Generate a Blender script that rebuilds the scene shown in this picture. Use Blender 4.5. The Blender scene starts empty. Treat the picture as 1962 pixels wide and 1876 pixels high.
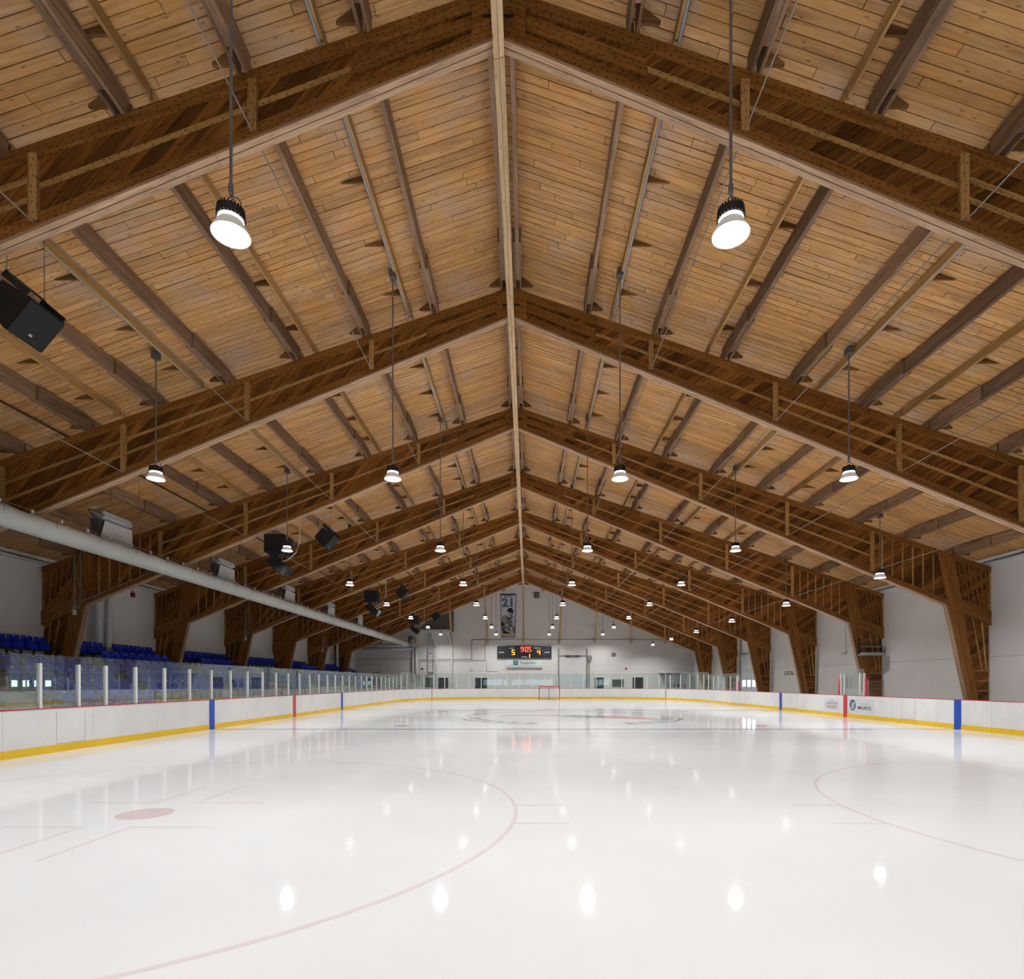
import bpy, bmesh, math, random
from mathutils import Vector, Matrix
random.seed(7)
PI = math.pi
SC = bpy.context.scene
COL = SC.collection

# ------------------------------------------------------------------ camera, world, exposure
F_PX, VPX, VPY, EYE = 1084.0, 1011.0, 1308.0, 1.62
cam_d = bpy.data.cameras.new('camera'); cam = bpy.data.objects.new('camera', cam_d); COL.objects.link(cam)
cam.location = (0, 0, EYE); cam.rotation_euler = (PI/2, 0, 0)
cam_d.sensor_fit = 'HORIZONTAL'; cam_d.sensor_width = 36.0
cam_d.lens = F_PX/1962*36.0
cam_d.shift_x = -(VPX-981)/1962; cam_d.shift_y = (VPY-938)/1962
cam_d.clip_start = 0.05; cam_d.clip_end = 300
SC.camera = cam
world = bpy.data.worlds.new('world'); SC.world = world; world.use_nodes = True
world.node_tree.nodes['Background'].inputs[0].default_value = (0.6, 0.75, 1.0, 1)
world.node_tree.nodes['Background'].inputs[1].default_value = 0.3
SC.view_settings.view_transform = 'Standard'; SC.view_settings.look = 'None'
SC.view_settings.gamma = 1.0; SC.view_settings.use_curve_mapping = False
SC.view_settings.exposure = 0.0
LAMP_WATT = 137.0
SC.cycles.max_bounces = 6; SC.cycles.diffuse_bounces = 3; SC.cycles.adaptive_threshold = 0.11; SC.cycles.adaptive_min_samples = 12; SC.cycles.transparent_max_bounces = 24
SC.cycles.sample_clamp_indirect = 6.0

# ------------------------------------------------------------------ building measures (metres; x across, y away from camera, z up)
BAY, K0 = 6.7056, 1.325
def DK(k): return BAY*(k+K0)
XR, HALF = -0.45, 18.65                     # ridge line, half width
XL, XRT = XR-HALF, XR+HALF
YN, YF = -12.0, DK(8)                       # near and far walls
SL = 0.338
def ZT(u): return 12.46-SL*u                # top of the frames
def ZB(u): return 11.63-0.413*u             # underside of the frames
def ZD(u): return 12.84-SL*u                # underside of the deck
RX0, RX1, RY0, RY1, RR = -10.97, 14.94, -4.1, 56.4, 8.5   # rink
RCX = (RX0+RX1)/2
def wallpt(px, py): return ((px-VPX)*YF/F_PX, EYE+(VPY-py)*YF/F_PX)

# ------------------------------------------------------------------ materials
def mat(name, col, rough=0.6, metal=0.0, emit=None, estr=0.0, spec=0.5, alpha=None):
    m = bpy.data.materials.new(name); m.use_nodes = True
    b = m.node_tree.nodes['Principled BSDF']
    b.inputs['Base Color'].default_value = (*col, 1); b.inputs['Roughness'].default_value = rough
    b.inputs['Metallic'].default_value = metal; b.inputs['Specular IOR Level'].default_value = spec
    if emit: b.inputs['Emission Color'].default_value = (*emit, 1); b.inputs['Emission Strength'].default_value = estr
    return m
def quiet(m): m.cycles.emission_sampling = 'NONE'; return m     # dim glow: seen, but not sampled as a light
def N(nt, t, **kw):
    n = nt.nodes.new(t)
    for k, v in kw.items(): setattr(n, k, v)
    return n
def rnd_node(nt):
    oi = N(nt, 'ShaderNodeObjectInfo'); ge = N(nt, 'ShaderNodeNewGeometry')
    a = N(nt, 'ShaderNodeMath', operation='ADD'); fr = N(nt, 'ShaderNodeMath', operation='FRACT')
    nt.links.new(oi.outputs['Random'], a.inputs[0]); nt.links.new(ge.outputs['Random Per Island'], a.inputs[1])
    nt.links.new(a.outputs[0], fr.inputs[0])
    return fr.outputs[0], ge.outputs['Position']
def wood(name, dark, mid, light, axis=(1, 0, 0), vary=0.35, rough=0.55, knots=0.5, nails=0.0, stain=None):
    """axis: direction of the grain in world space"""
    m = bpy.data.materials.new(name); m.use_nodes = True; nt = m.node_tree; L = nt.links.new
    b = nt.nodes['Principled BSDF']; b.inputs['Roughness'].default_value = rough; b.inputs['Specular IOR Level'].default_value = 0.3
    r, pos = rnd_node(nt)
    ax = Vector(axis).normalized()
    ref = Vector((0, 1, 0)) if abs(ax.y) < 0.7 else Vector((1, 0, 0))
    bx = ax.cross(ref).normalized(); cx = ax.cross(bx).normalized()
    comb = N(nt, 'ShaderNodeCombineXYZ')
    for i, (v, s) in enumerate(((ax, 0.55), (bx, 7.0), (cx, 7.0))):
        d = N(nt, 'ShaderNodeVectorMath', operation='DOT_PRODUCT'); L(pos, d.inputs[0]); d.inputs[1].default_value = v
        mu = N(nt, 'ShaderNodeMath', operation='MULTIPLY_ADD'); L(d.outputs['Value'], mu.inputs[0]); mu.inputs[1].default_value = s
        of = N(nt, 'ShaderNodeMath', operation='MULTIPLY'); L(r, of.inputs[0]); of.inputs[1].default_value = 37.0+11*i
        L(of.outputs[0], mu.inputs[2]); L(mu.outputs[0], comb.inputs[i])
    no = N(nt, 'ShaderNodeTexNoise'); no.inputs['Scale'].default_value = 1.6; no.inputs['Detail'].default_value = 5; no.inputs['Distortion'].default_value = 1.2
    L(comb.outputs[0], no.inputs['Vector'])
    cr = N(nt, 'ShaderNodeValToRGB'); cr.color_ramp.elements[0].position = 0.3; cr.color_ramp.elements[1].position = 0.72
    cr.color_ramp.elements[0].color = (*dark, 1); cr.color_ramp.elements[1].color = (*light, 1)
    e = cr.color_ramp.elements.new(0.5); e.color = (*mid, 1)
    L(no.outputs['Fac'], cr.inputs[0])
    out = cr.outputs[0]
    # plank to plank tone
    mr = N(nt, 'ShaderNodeMapRange'); mr.inputs['To Min'].default_value = 1-vary; mr.inputs['To Max'].default_value = 1+vary*0.75; L(r, mr.inputs[0])
    hs = N(nt, 'ShaderNodeHueSaturation'); L(out, hs.inputs['Color']); L(mr.outputs[0], hs.inputs['Value']); out = hs.outputs[0]
    if stain:
        n3 = N(nt, 'ShaderNodeTexNoise'); n3.inputs['Scale'].default_value = 1.7; n3.inputs['Detail'].default_value = 3; L(pos, n3.inputs['Vector'])
        c3 = N(nt, 'ShaderNodeMapRange'); c3.inputs['From Min'].default_value = 0.5; c3.inputs['From Max'].default_value = 0.72; c3.inputs['To Max'].default_value = 0.6; L(n3.outputs['Fac'], c3.inputs[0])
        m3 = N(nt, 'ShaderNodeMix', data_type='RGBA'); L(c3.outputs[0], m3.inputs[0]); L(out, m3.inputs[6]); m3.inputs[7].default_value = (0.66, 0.31, 0.075, 1); out = m3.outputs[2]
        n2 = N(nt, 'ShaderNodeTexNoise'); n2.inputs['Scale'].default_value = 0.9; n2.inputs['Detail'].default_value = 4; L(pos, n2.inputs['Vector'])
        c2 = N(nt, 'ShaderNodeMapRange'); c2.inputs['From Min'].default_value = 0.52; c2.inputs['From Max'].default_value = 0.75; c2.inputs['To Max'].default_value = 0.55; L(n2.outputs['Fac'], c2.inputs[0])
        mx = N(nt, 'ShaderNodeMix', data_type='RGBA'); L(c2.outputs[0], mx.inputs[0]); L(out, mx.inputs[6]); mx.inputs[7].default_value = (*stain, 1); out = mx.outputs[2]
    flat2 = N(nt, 'ShaderNodeCombineXYZ'); sx = N(nt, 'ShaderNodeSeparateXYZ'); L(comb.outputs[0], sx.inputs[0]); ad = N(nt, 'ShaderNodeMath', operation='ADD')
    L(sx.outputs[1], ad.inputs[0]); L(sx.outputs[2], ad.inputs[1]); L(sx.outputs[0], flat2.inputs[0]); L(ad.outputs[0], flat2.inputs[1])
    def spots(mul, thr, amount, rand=1.0):
        nonlocal out
        sc = N(nt, 'ShaderNodeVectorMath', operation='MULTIPLY'); L(flat2.outputs[0], sc.inputs[0]); sc.inputs[1].default_value = (*mul, 1)
        vo = N(nt, 'ShaderNodeTexVoronoi', voronoi_dimensions='2D'); vo.inputs['Scale'].default_value = 1.0; vo.inputs['Randomness'].default_value = rand; L(sc.outputs[0], vo.inputs['Vector'])
        mp = N(nt, 'ShaderNodeMapRange'); mp.inputs['From Min'].default_value = thr*0.5; mp.inputs['From Max'].default_value = thr
        mp.inputs['To Min'].default_value = amount; mp.inputs['To Max'].default_value = 0.0; L(vo.outputs['Distance'], mp.inputs[0])
        mx = N(nt, 'ShaderNodeMix', data_type='RGBA'); L(mp.outputs[0], mx.inputs[0]); L(out, mx.inputs[6])
        mx.inputs[7].default_value = (dark[0]*0.25, dark[1]*0.22, dark[2]*0.2, 1); out = mx.outputs[2]
    if knots: 
        spots((2.6, 0.62), 0.075, knots)
    if nails: spots((13.0, 1.75), 0.2, nails, 0.55)
    L(out, b.inputs['Base Color'])
    bp = N(nt, 'ShaderNodeBump'); bp.inputs['Strength'].default_value = 0.15; bp.inputs['Distance'].default_value = 0.01
    L(no.outputs['Fac'], bp.inputs['Height']); L(bp.outputs[0], b.inputs['Normal'])
    return m
def noisy(name, c1, c2, scale=2.0, rough=0.8, bump=0.0, rough2=None, spec=0.5, stretch=(1, 1, 1)):
    m = bpy.data.materials.new(name); m.use_nodes = True; nt = m.node_tree; L = nt.links.new
    b = nt.nodes['Principled BSDF']; b.inputs['Roughness'].default_value = rough; b.inputs['Specular IOR Level'].default_value = spec
    ge = N(nt, 'ShaderNodeNewGeometry'); mp = N(nt, 'ShaderNodeMapping'); mp.inputs['Scale'].default_value = stretch
    L(ge.outputs['Position'], mp.inputs[0])
    no = N(nt, 'ShaderNodeTexNoise'); no.inputs['Scale'].default_value = scale; no.inputs['Detail'].default_value = 5; L(mp.outputs[0], no.inputs['Vector'])
    cr = N(nt, 'ShaderNodeValToRGB'); cr.color_ramp.elements[0].position = 0.35; cr.color_ramp.elements[1].position = 0.65
    cr.color_ramp.elements[0].color = (*c1, 1); cr.color_ramp.elements[1].color = (*c2, 1)
    L(no.outputs['Fac'], cr.inputs[0]); L(cr.outputs[0], b.inputs['Base Color'])
    if bump:
        bp = N(nt, 'ShaderNodeBump'); bp.inputs['Strength'].default_value = bump; bp.inputs['Distance'].default_value = 0.01
        L(no.outputs['Fac'], bp.inputs['Height']); L(bp.outputs[0], b.inputs['Normal'])
    if rough2 is not None:
        mr = N(nt, 'ShaderNodeMapRange'); mr.inputs['To Min'].default_value = rough; mr.inputs['To Max'].default_value = rough2
        L(no.outputs['Fac'], mr.inputs[0]); L(mr.outputs[0], b.inputs['Roughness'])
    return m
def glass_mat(name, tint, refl=1.0, haze=0.0):
    m = bpy.data.materials.new(name); m.use_nodes = True; nt = m.node_tree; L = nt.links.new
    nt.nodes.remove(nt.nodes['Principled BSDF']); o = nt.nodes['Material Output']
    t = N(nt, 'ShaderNodeBsdfTransparent'); t.inputs[0].default_value = (*tint, 1)
    g = N(nt, 'ShaderNodeBsdfGlossy'); g.inputs['Roughness'].default_value = 0.0; g.inputs[0].default_value = (0.95, 0.98, 0.97, 1)
    fr = N(nt, 'ShaderNodeFresnel'); fr.inputs[0].default_value = 1.48
    mu = N(nt, 'ShaderNodeMath', operation='MULTIPLY'); L(fr.outputs[0], mu.inputs[0]); mu.inputs[1].default_value = refl
    mx = N(nt, 'ShaderNodeMixShader'); L(mu.outputs[0], mx.inputs[0]); L(t.outputs[0], mx.inputs[1]); L(g.outputs[0], mx.inputs[2])
    out = mx.outputs[0]
    if haze:
        d = N(nt, 'ShaderNodeBsdfDiffuse'); d.inputs[0].default_value = (0.75, 0.8, 0.78, 1)
        m2 = N(nt, 'ShaderNodeMixShader'); m2.inputs[0].default_value = haze; L(out, m2.inputs[1]); L(d.outputs[0], m2.inputs[2]); out = m2.outputs[0]
    L(out, o.inputs['Surface'])
    return m
def ice_mat(name, c1, c2):
    m = noisy(name, c1, c2, scale=0.35, rough=0.05, rough2=0.10, stretch=(1, 1, 1))
    nt = m.node_tree; b = nt.nodes['Principled BSDF']; b.inputs['IOR'].default_value = 1.31; b.inputs['Specular IOR Level'].default_value = 0.085
    ge = N(nt, 'ShaderNodeNewGeometry'); mp = N(nt, 'ShaderNodeMapping'); mp.inputs['Scale'].default_value = (3.0, 0.8, 1); mp.inputs['Rotation'].default_value = (0, 0, 0.3)
    nt.links.new(ge.outputs['Position'], mp.inputs[0])
    no = N(nt, 'ShaderNodeTexNoise'); no.inputs['Scale'].default_value = 2.5; no.inputs['Detail'].default_value = 6; nt.links.new(mp.outputs[0], no.inputs['Vector'])
    bp = N(nt, 'ShaderNodeBump'); bp.inputs['Strength'].default_value = 0.05; bp.inputs['Distance'].default_value = 0.006
    nt.links.new(no.outputs['Fac'], bp.inputs['Height']); nt.links.new(bp.outputs[0], b.inputs['Normal'])
    return m

sl = Vector((1, 0, -SL)); slm = Vector((1, 0, SL)); bl = Vector((1, 0, -0.38)); blm = Vector((1, 0, 0.38))
AR, AL = math.radians(34), math.radians(49)
M = {}
DECK = ((0.43, 0.208, 0.070), (0.595, 0.315, 0.115), (0.68, 0.39, 0.162))
M['deck_r'] = wood('deck_wood', *DECK, axis=sl, vary=0.16, knots=0.55, stain=(0.47, 0.36, 0.29))
M['deck_l'] = wood('deck_wood_west', *DECK, axis=slm, vary=0.16, knots=0.55, stain=(0.47, 0.36, 0.29))
WEB = ((0.12, 0.036, 0.006), (0.23, 0.080, 0.013), (0.38, 0.155, 0.03))
M['web_r'] = wood('web_wood', *WEB, axis=(math.cos(AR), 0, math.sin(AR)), vary=0.55, knots=0.7)
M['web_l'] = wood('web_wood_west', *WEB, axis=(math.cos(AL), 0, math.sin(AL)), vary=0.55, knots=0.7)
CH = ((0.20, 0.070, 0.012), (0.31, 0.118, 0.022), (0.40, 0.17, 0.04))
M['chord_r'] = wood('chord_wood', *CH, axis=bl, vary=0.2, knots=0.4, nails=0.75)
M['chord_l'] = wood('chord_wood_west', *CH, axis=blm, vary=0.2, knots=0.4, nails=0.75)
RL = ((0.40, 0.20, 0.058), (0.53, 0.285, 0.09), (0.62, 0.36, 0.13))
M['rail_r'] = wood('rail_wood', *RL, axis=bl, vary=0.15, knots=0.3, nails=0.7)
M['rail_l'] = wood('rail_wood_west', *RL, axis=blm, vary=0.15, knots=0.3, nails=0.7)
M['post'] = wood('upright_wood', *RL, axis=(0, 0, 1), vary=0.2, knots=0.4, nails=0.75)
M['leg'] = wood('leg_wood', *CH, axis=(0.2, 0, -1), vary=0.2, knots=0.3, nails=0.6)
FL = ((0.36, 0.215, 0.125), (0.50, 0.315, 0.19), (0.60, 0.40, 0.26))
M['flange_r'] = wood('flange_wood', *FL, axis=bl, vary=0.1, knots=0.3)
M['flange_l'] = wood('flange_wood_west', *FL, axis=blm, vary=0.1, knots=0.3)
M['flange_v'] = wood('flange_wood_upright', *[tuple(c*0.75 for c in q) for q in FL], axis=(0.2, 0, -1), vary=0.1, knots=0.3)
M['purlin'] = wood('purlin_wood', (0.17, 0.098, 0.054), (0.27, 0.162, 0.096), (0.37, 0.23, 0.14), axis=(0, 1, 0), vary=0.3, knots=0.3)
M['rail_y'] = wood('nailer_wood', (0.34, 0.18, 0.06), (0.47, 0.27, 0.10), (0.56, 0.34, 0.14), axis=(0, 1, 0), vary=0.2, knots=0.4)
M['ridge'] = wood('ridge_wood', (0.45, 0.29, 0.15), (0.60, 0.41, 0.22), (0.70, 0.5, 0.29), axis=(0, 1, 0), vary=0.1, knots=0.5)
M['gusset'] = wood('gusset_wood', (0.14, 0.06, 0.018), (0.24, 0.115, 0.035), (0.32, 0.165, 0.055), axis=(1, 0, 0), vary=0.3, knots=0.2)
M['strut'] = wood('strut_wood', (0.30, 0.16, 0.055), (0.43, 0.245, 0.09), (0.52, 0.32, 0.13), axis=(0, 0.6, -0.8), vary=0.15, knots=0.4)
M['dark'] = mat('roof_underlay', (0.03, 0.018, 0.01), 0.9)
M['wall'] = noisy('wall_paint', (0.76, 0.735, 0.71), (0.81, 0.785, 0.76), 0.6, 0.7)
M['wall_low'] = noisy('wall_paint_low', (0.78, 0.76, 0.735), (0.83, 0.81, 0.785), 0.6, 0.6)
M['trim'] = noisy('white_trim', (0.66, 0.66, 0.65), (0.75, 0.75, 0.74), 1.0, 0.5)
M['floor'] = noisy('concrete', (0.30, 0.295, 0.29), (0.42, 0.41, 0.40), 1.3, 0.85, 0.1)
M['concrete'] = noisy('stand_concrete', (0.36, 0.355, 0.345), (0.47, 0.46, 0.45), 1.8, 0.85, 0.1)
M['ice'] = ice_mat('ice', (0.795, 0.812, 0.83), (0.85, 0.863, 0.877))
M['ice_red'] = ice_mat('ice_red', (0.76, 0.68, 0.69), (0.81, 0.73, 0.74))
M['ice_dot'] = ice_mat('ice_dot', (0.69, 0.58, 0.60), (0.73, 0.62, 0.64))
M['ice_blue'] = ice_mat('ice_blue', (0.25, 0.28, 0.50), (0.30, 0.33, 0.55))
M['ice_grey'] = ice_mat('ice_grey', (0.36, 0.37, 0.39), (0.48, 0.49, 0.51))
M['ice_logo_red'] = ice_mat('ice_logo_red', (0.70, 0.30, 0.28), (0.75, 0.38, 0.35))
M['board'] = noisy('board_white', (0.76, 0.75, 0.73), (0.82, 0.81, 0.79), 1.2, 0.35)
M['kick'] = noisy('kick_yellow', (0.83, 0.52, 0.012), (0.88, 0.57, 0.018), 1.5, 0.35)
M['cap'] = mat('cap_red', (0.55, 0.03, 0.03), 0.4)
M['s_blue'] = mat('stripe_blue', (0.01, 0.075, 0.48), 0.35)
M['s_red'] = mat('stripe_red', (0.62, 0.035, 0.035), 0.35)
M['pad'] = mat('red_pad', (0.62, 0.01, 0.035), 0.5)
M['glass'] = glass_mat('rink_glass', (0.90, 0.945, 0.935), 0.32, 0.018)
M['alu'] = mat('white_aluminium', (0.80, 0.80, 0.78), 0.35, 0.1)
M['seat'] = noisy('seat_blue', (0.003, 0.026, 0.46), (0.004, 0.034, 0.55), 3, 0.3, spec=0.3)
M['black'] = mat('black_metal', (0.012, 0.012, 0.014), 0.5)
M['white'] = mat('white_plastic', (0.82, 0.82, 0.80), 0.4)
M['steel'] = mat('galvanised_steel', (0.36, 0.375, 0.385), 0.45, 0.5)
M['cable'] = mat('grey_cable', (0.20, 0.20, 0.20), 0.5, 0.3)
M['rod'] = mat('rod_steel', (0.28, 0.25, 0.23), 0.5, 0.3)
M['housing'] = mat('lamp_housing', (0.05, 0.05, 0.055), 0.45, 0.4)
M['glow'] = quiet(mat('lamp_mouth', (1, 1, 1), 0.5, emit=(1.0, 0.98, 0.95), estr=7.0))
M['glow2'] = quiet(mat('lamp_collar', (1, 1, 1), 0.5, emit=(1.0, 0.98, 0.95), estr=6.0))
M['skin'] = quiet(mat('lamp_reflector', (0.65, 0.63, 0.6), 0.4, emit=(1.0, 0.93, 0.85), estr=0.22))
M['duct'] = noisy('duct_fabric', (0.50, 0.52, 0.485), (0.56, 0.58, 0.54), 1.1, 0.8, 0.25)
M['duct_seam'] = mat('duct_seam', (0.34, 0.33, 0.30), 0.8)
M['heater'] = noisy('heater_sheet_metal', (0.55, 0.55, 0.55), (0.65, 0.65, 0.65), 2, 0.45)
M['heater_d'] = mat('heater_dark', (0.16, 0.15, 0.14), 0.5, 0.3)
M['speaker'] = mat('speaker_black', (0.008, 0.008, 0.009), 0.6)
M['grille'] = mat('speaker_grille', (0.02, 0.021, 0.023), 0.7, spec=0.2)
M['pipe_w'] = noisy('pipe_wrap', (0.68, 0.70, 0.72), (0.78, 0.79, 0.80), 2, 0.5)
M['conduit'] = mat('conduit_grey', (0.36, 0.36, 0.36), 0.4, 0.5)
M['conduit_w'] = mat('conduit_painted', (0.50, 0.49, 0.48), 0.5)
M['box_d'] = mat('junction_box_dark', (0.13, 0.13, 0.13), 0.5, 0.3)
M['door'] = noisy('door_charcoal', (0.018, 0.02, 0.024), (0.03, 0.032, 0.038), 2, 0.4)
M['door_w'] = noisy('door_white', (0.70, 0.74, 0.78), (0.76, 0.79, 0.82), 1.2, 0.5)
M['winglow'] = mat('daylight_pane', (0.5, 0.6, 0.7), 0.1, emit=(0.80, 0.91, 1.0), estr=9.0)
M['lobby'] = mat('lobby_pane', (0.3, 0.4, 0.5), 0.1, emit=(0.55, 0.78, 1.0), estr=9.0)
M['window_d'] = mat('dark_window', (0.10, 0.115, 0.11), 0.08)
M['score'] = noisy('scoreboard_body', (0.018, 0.024, 0.022), (0.026, 0.034, 0.031), 2, 0.4)
M['score_p'] = mat('scoreboard_panel', (0.03, 0.032, 0.045), 0.35)
M['led_r'] = quiet(mat('led_red', (0.3, 0.0, 0.0), 0.4, emit=(1.0, 0.07, 0.045), estr=3.2))
M['led_o'] = quiet(mat('led_amber', (0.3, 0.05, 0.0), 0.4, emit=(1.0, 0.24, 0.02), estr=3.2))
M['print_w'] = mat('print_white', (0.85, 0.87, 0.9), 0.6)
M['sign'] = mat('sign_face', (0.74, 0.80, 0.82), 0.35)
M['green'] = mat('sign_green', (0.01, 0.22, 0.11), 0.5)
M['banner'] = mat('banner_cloth', (0.66, 0.67, 0.72), 0.85)
M['navy'] = mat('print_navy', (0.02, 0.025, 0.07), 0.8)
M['p_blue'] = mat('print_blue', (0.13, 0.23, 0.52), 0.8)
M['p_black'] = mat('print_black', (0.008, 0.008, 0.009), 0.8)
M['p_grey'] = mat('print_grey', (0.16, 0.16, 0.165), 0.8)
M['p_mid'] = mat('print_mid_grey', (0.30, 0.30, 0.31), 0.8)
M['p_lite'] = mat('print_light_grey', (0.52, 0.52, 0.54), 0.8)
M['p_tan'] = mat('print_tan', (0.58, 0.36, 0.16), 0.8)
M['p_text'] = mat('print_text_grey', (0.22, 0.22, 0.25), 0.6)
M['p_pale'] = mat('print_pale_grey', (0.52, 0.52, 0.56), 0.6)
M['p_yellow'] = mat('print_yellow', (0.72, 0.50, 0.22), 0.6)
M['p_teal'] = mat('print_steel_blue', (0.03, 0.09, 0.20), 0.5)
M['poster'] = mat('poster_white', (0.70, 0.70, 0.74), 0.4)
M['red'] = mat('alarm_red', (0.45, 0.01, 0.02), 0.5)
M['goal'] = mat('goal_red', (0.50, 0.02, 0.025), 0.4)
M['net'] = mat('goal_net', (0.55, 0.55, 0.55), 0.8)
M['louver'] = noisy('louver_brown', (0.10, 0.085, 0.075), (0.16, 0.135, 0.12), 2, 0.6)
M['booth'] = noisy('booth_panel', (0.32, 0.34, 0.36), (0.38, 0.40, 0.42), 2, 0.4)
M['letter'] = mat('letter_black', (0.02, 0.02, 0.02), 0.5)

# ------------------------------------------------------------------ mesh helpers
class MB:
    def __init__(s): s.v = []; s.f = []
    def add(s, vs, fs):
        n = len(s.v); s.v += [tuple(v) for v in vs]; s.f += [tuple(i+n for i in f) for f in fs]; return s
    def box(s, x0, x1, y0, y1, z0, z1):
        return s.add([(x0, y0, z0), (x1, y0, z0), (x1, y1, z0), (x0, y1, z0), (x0, y0, z1), (x1, y0, z1), (x1, y1, z1), (x0, y1, z1)],
                     [(3, 2, 1, 0), (4, 5, 6, 7), (0, 1, 5, 4), (1, 2, 6, 5), (2, 3, 7, 6), (3, 0, 4, 7)])
    def prism(s, poly, y0, y1):                 # polygon in x,z pushed along y
        n = len(poly)
        vs = [(x, y0, z) for x, z in poly]+[(x, y1, z) for x, z in poly]
        return s.add(vs, [tuple(range(n)), tuple(range(2*n-1, n-1, -1))]+[(i, i+n, (i+1) % n+n, (i+1) % n) for i in range(n)])
    def prism_x(s, poly, x0, x1):               # polygon in y,z pushed along x
        n = len(poly)
        vs = [(x0, y, z) for y, z in poly]+[(x1, y, z) for y, z in poly]
        return s.add(vs, [tuple(range(n)), tuple(range(2*n-1, n-1, -1))]+[(i, i+n, (i+1) % n+n, (i+1) % n) for i in range(n)])
    def prism_z(s, poly, z0, z1):
        n = len(poly)
        vs = [(x, y, z0) for x, y in poly]+[(x, y, z1) for x, y in poly]
        return s.add(vs, [tuple(range(n)), tuple(range(2*n-1, n-1, -1))]+[(i, i+n, (i+1) % n+n, (i+1) % n) for i in range(n)])
    def tube(s, pts, r, n=8, caps=True):
        pts = [Vector(p) for p in pts]; rings = []
        for i, p in enumerate(pts):
            d = (pts[min(i+1, len(pts)-1)]-pts[max(i-1, 0)]).normalized()
            up = Vector((0, 0, 1)) if abs(d.z) < 0.9 else Vector((1, 0, 0))
            a = d.cross(up).normalized(); b = d.cross(a).normalized()
            rr = r[i] if isinstance(r, (list, tuple)) else r
            rings.append([p+a*math.cos(2*PI*k/n)*rr+b*math.sin(2*PI*k/n)*rr for k in range(n)])
        vs = [v for ring in rings for v in ring]; fs = []
        for i in range(len(pts)-1):
            for k in range(n): fs.append((i*n+k, i*n+(k+1) % n, (i+1)*n+(k+1) % n, (i+1)*n+k))
        if caps: fs.append(tuple(range(n-1, -1, -1))); fs.append(tuple(range((len(pts)-1)*n, len(pts)*n)))
        return s.add(vs, fs)
    def bar(s, p0, p1, w, h, up=(0, 0, 1)):     # rectangular bar between two points
        p0, p1 = Vector(p0), Vector(p1); d = (p1-p0).normalized(); a = d.cross(Vector(up)).normalized(); b = a.cross(d).normalized()
        vs = [p+a*sx*w/2+b*sz*h/2 for p in (p0, p1) for sx, sz in ((-1, -1), (1, -1), (1, 1), (-1, 1))]
        return s.add(vs, [(3, 2, 1, 0), (4, 5, 6, 7), (0, 1, 5, 4), (1, 2, 6, 5), (2, 3, 7, 6), (3, 0, 4, 7)])
    def lathe(s, prof, n=20, c=(0, 0, 0), caps=False):
        vs = [(c[0]+r*math.cos(2*PI*k/n), c[1]+r*math.sin(2*PI*k/n), c[2]+z) for r, z in prof for k in range(n)]; fs = []
        for i in range(len(prof)-1):
            for k in range(n): fs.append((i*n+k, i*n+(k+1) % n, (i+1)*n+(k+1) % n, (i+1)*n+k))
        if caps: fs.append(tuple(range(n-1, -1, -1))); fs.append(tuple(range((len(prof)-1)*n, len(prof)*n)))
        return s.add(vs, fs)
    def xform(s, mtx): s.v = [tuple(mtx @ Vector(v)) for v in s.v]; return s
    def mesh(s, name, m, smooth=False):
        me = bpy.data.meshes.new(name); me.from_pydata(s.v, [], s.f)
        bm = bmesh.new(); bm.from_mesh(me); bmesh.ops.recalc_face_normals(bm, faces=bm.faces); bm.to_mesh(me); bm.free()
        if isinstance(m, (list, tuple)):
            for q in m: me.materials.append(q)
        else: me.materials.append(m)
        if smooth: me.polygons.foreach_set('use_smooth', [True]*len(me.polygons))
        return me
    def build(s, name, m, parent=None, smooth=False, loc=None): return put(name, s.mesh(name, m, smooth), parent, loc)
def put(name, me, parent=None, loc=None):
    o = bpy.data.objects.new(name, me); COL.objects.link(o)
    if parent: o.parent = parent
    if loc: o.location = loc
    return o
def tag(o, label, cat, group=None):
    o['label'] = label; o['category'] = cat
    if group: o['group'] = group
    return o
def struct(o, label=None): 
    o['kind'] = 'structure'
    if label: o['label'] = label
    return o
def empty(name, loc=(0, 0, 0), rz=0.0):
    o = bpy.data.objects.new(name, None); COL.objects.link(o); o.location = loc; o.rotation_euler = (0, 0, rz); o.empty_display_size = 0.1; return o
def thing(name, label, cat, loc=(0, 0, 0), rz=0.0, group=None): return tag(empty(name, loc, rz), label, cat, group)
def stuff(o): o['kind'] = 'stuff'; return o
ORD = ['first', 'second', 'third', 'fourth', 'fifth', 'sixth', 'seventh', 'eighth', 'ninth', 'tenth', 'eleventh', 'twelfth', 'thirteenth', 'fourteenth']
def text(s, size, m, parent, mtx, align='CENTER', extrude=0.002, bold=0.0, name='lettering', xs=1.0):
    cu = bpy.data.curves.new('t', 'FONT'); cu.body = s; cu.size = size; cu.align_x = align; cu.align_y = 'CENTER'; cu.extrude = extrude; cu.offset = bold; cu.resolution_u = 3
    o = bpy.data.objects.new('t', cu); me = bpy.data.meshes.new_from_object(o)
    bpy.data.objects.remove(o); bpy.data.curves.remove(cu)
    me.transform(mtx @ Matrix.Diagonal((xs, 1, 1, 1))); me.materials.clear(); me.materials.append(m)
    return put(name, me, parent)
def face_cam(x, y, z): return Matrix.Translation((x, y, z)) @ Matrix.Rotation(PI/2, 4, 'X')          # text facing -y
def clip(poly, nx, nz, c):
    out = []
    for i in range(len(poly)):
        a, b = poly[i], poly[(i+1) % len(poly)]; da, db = nx*a[0]+nz*a[1]-c, nx*b[0]+nz*b[1]-c
        if da <= 0: out.append(a)
        if (da < 0 < db) or (db < 0 < da):
            t = da/(da-db); out.append((a[0]+(b[0]-a[0])*t, a[1]+(b[1]-a[1])*t))
    return out
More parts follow.
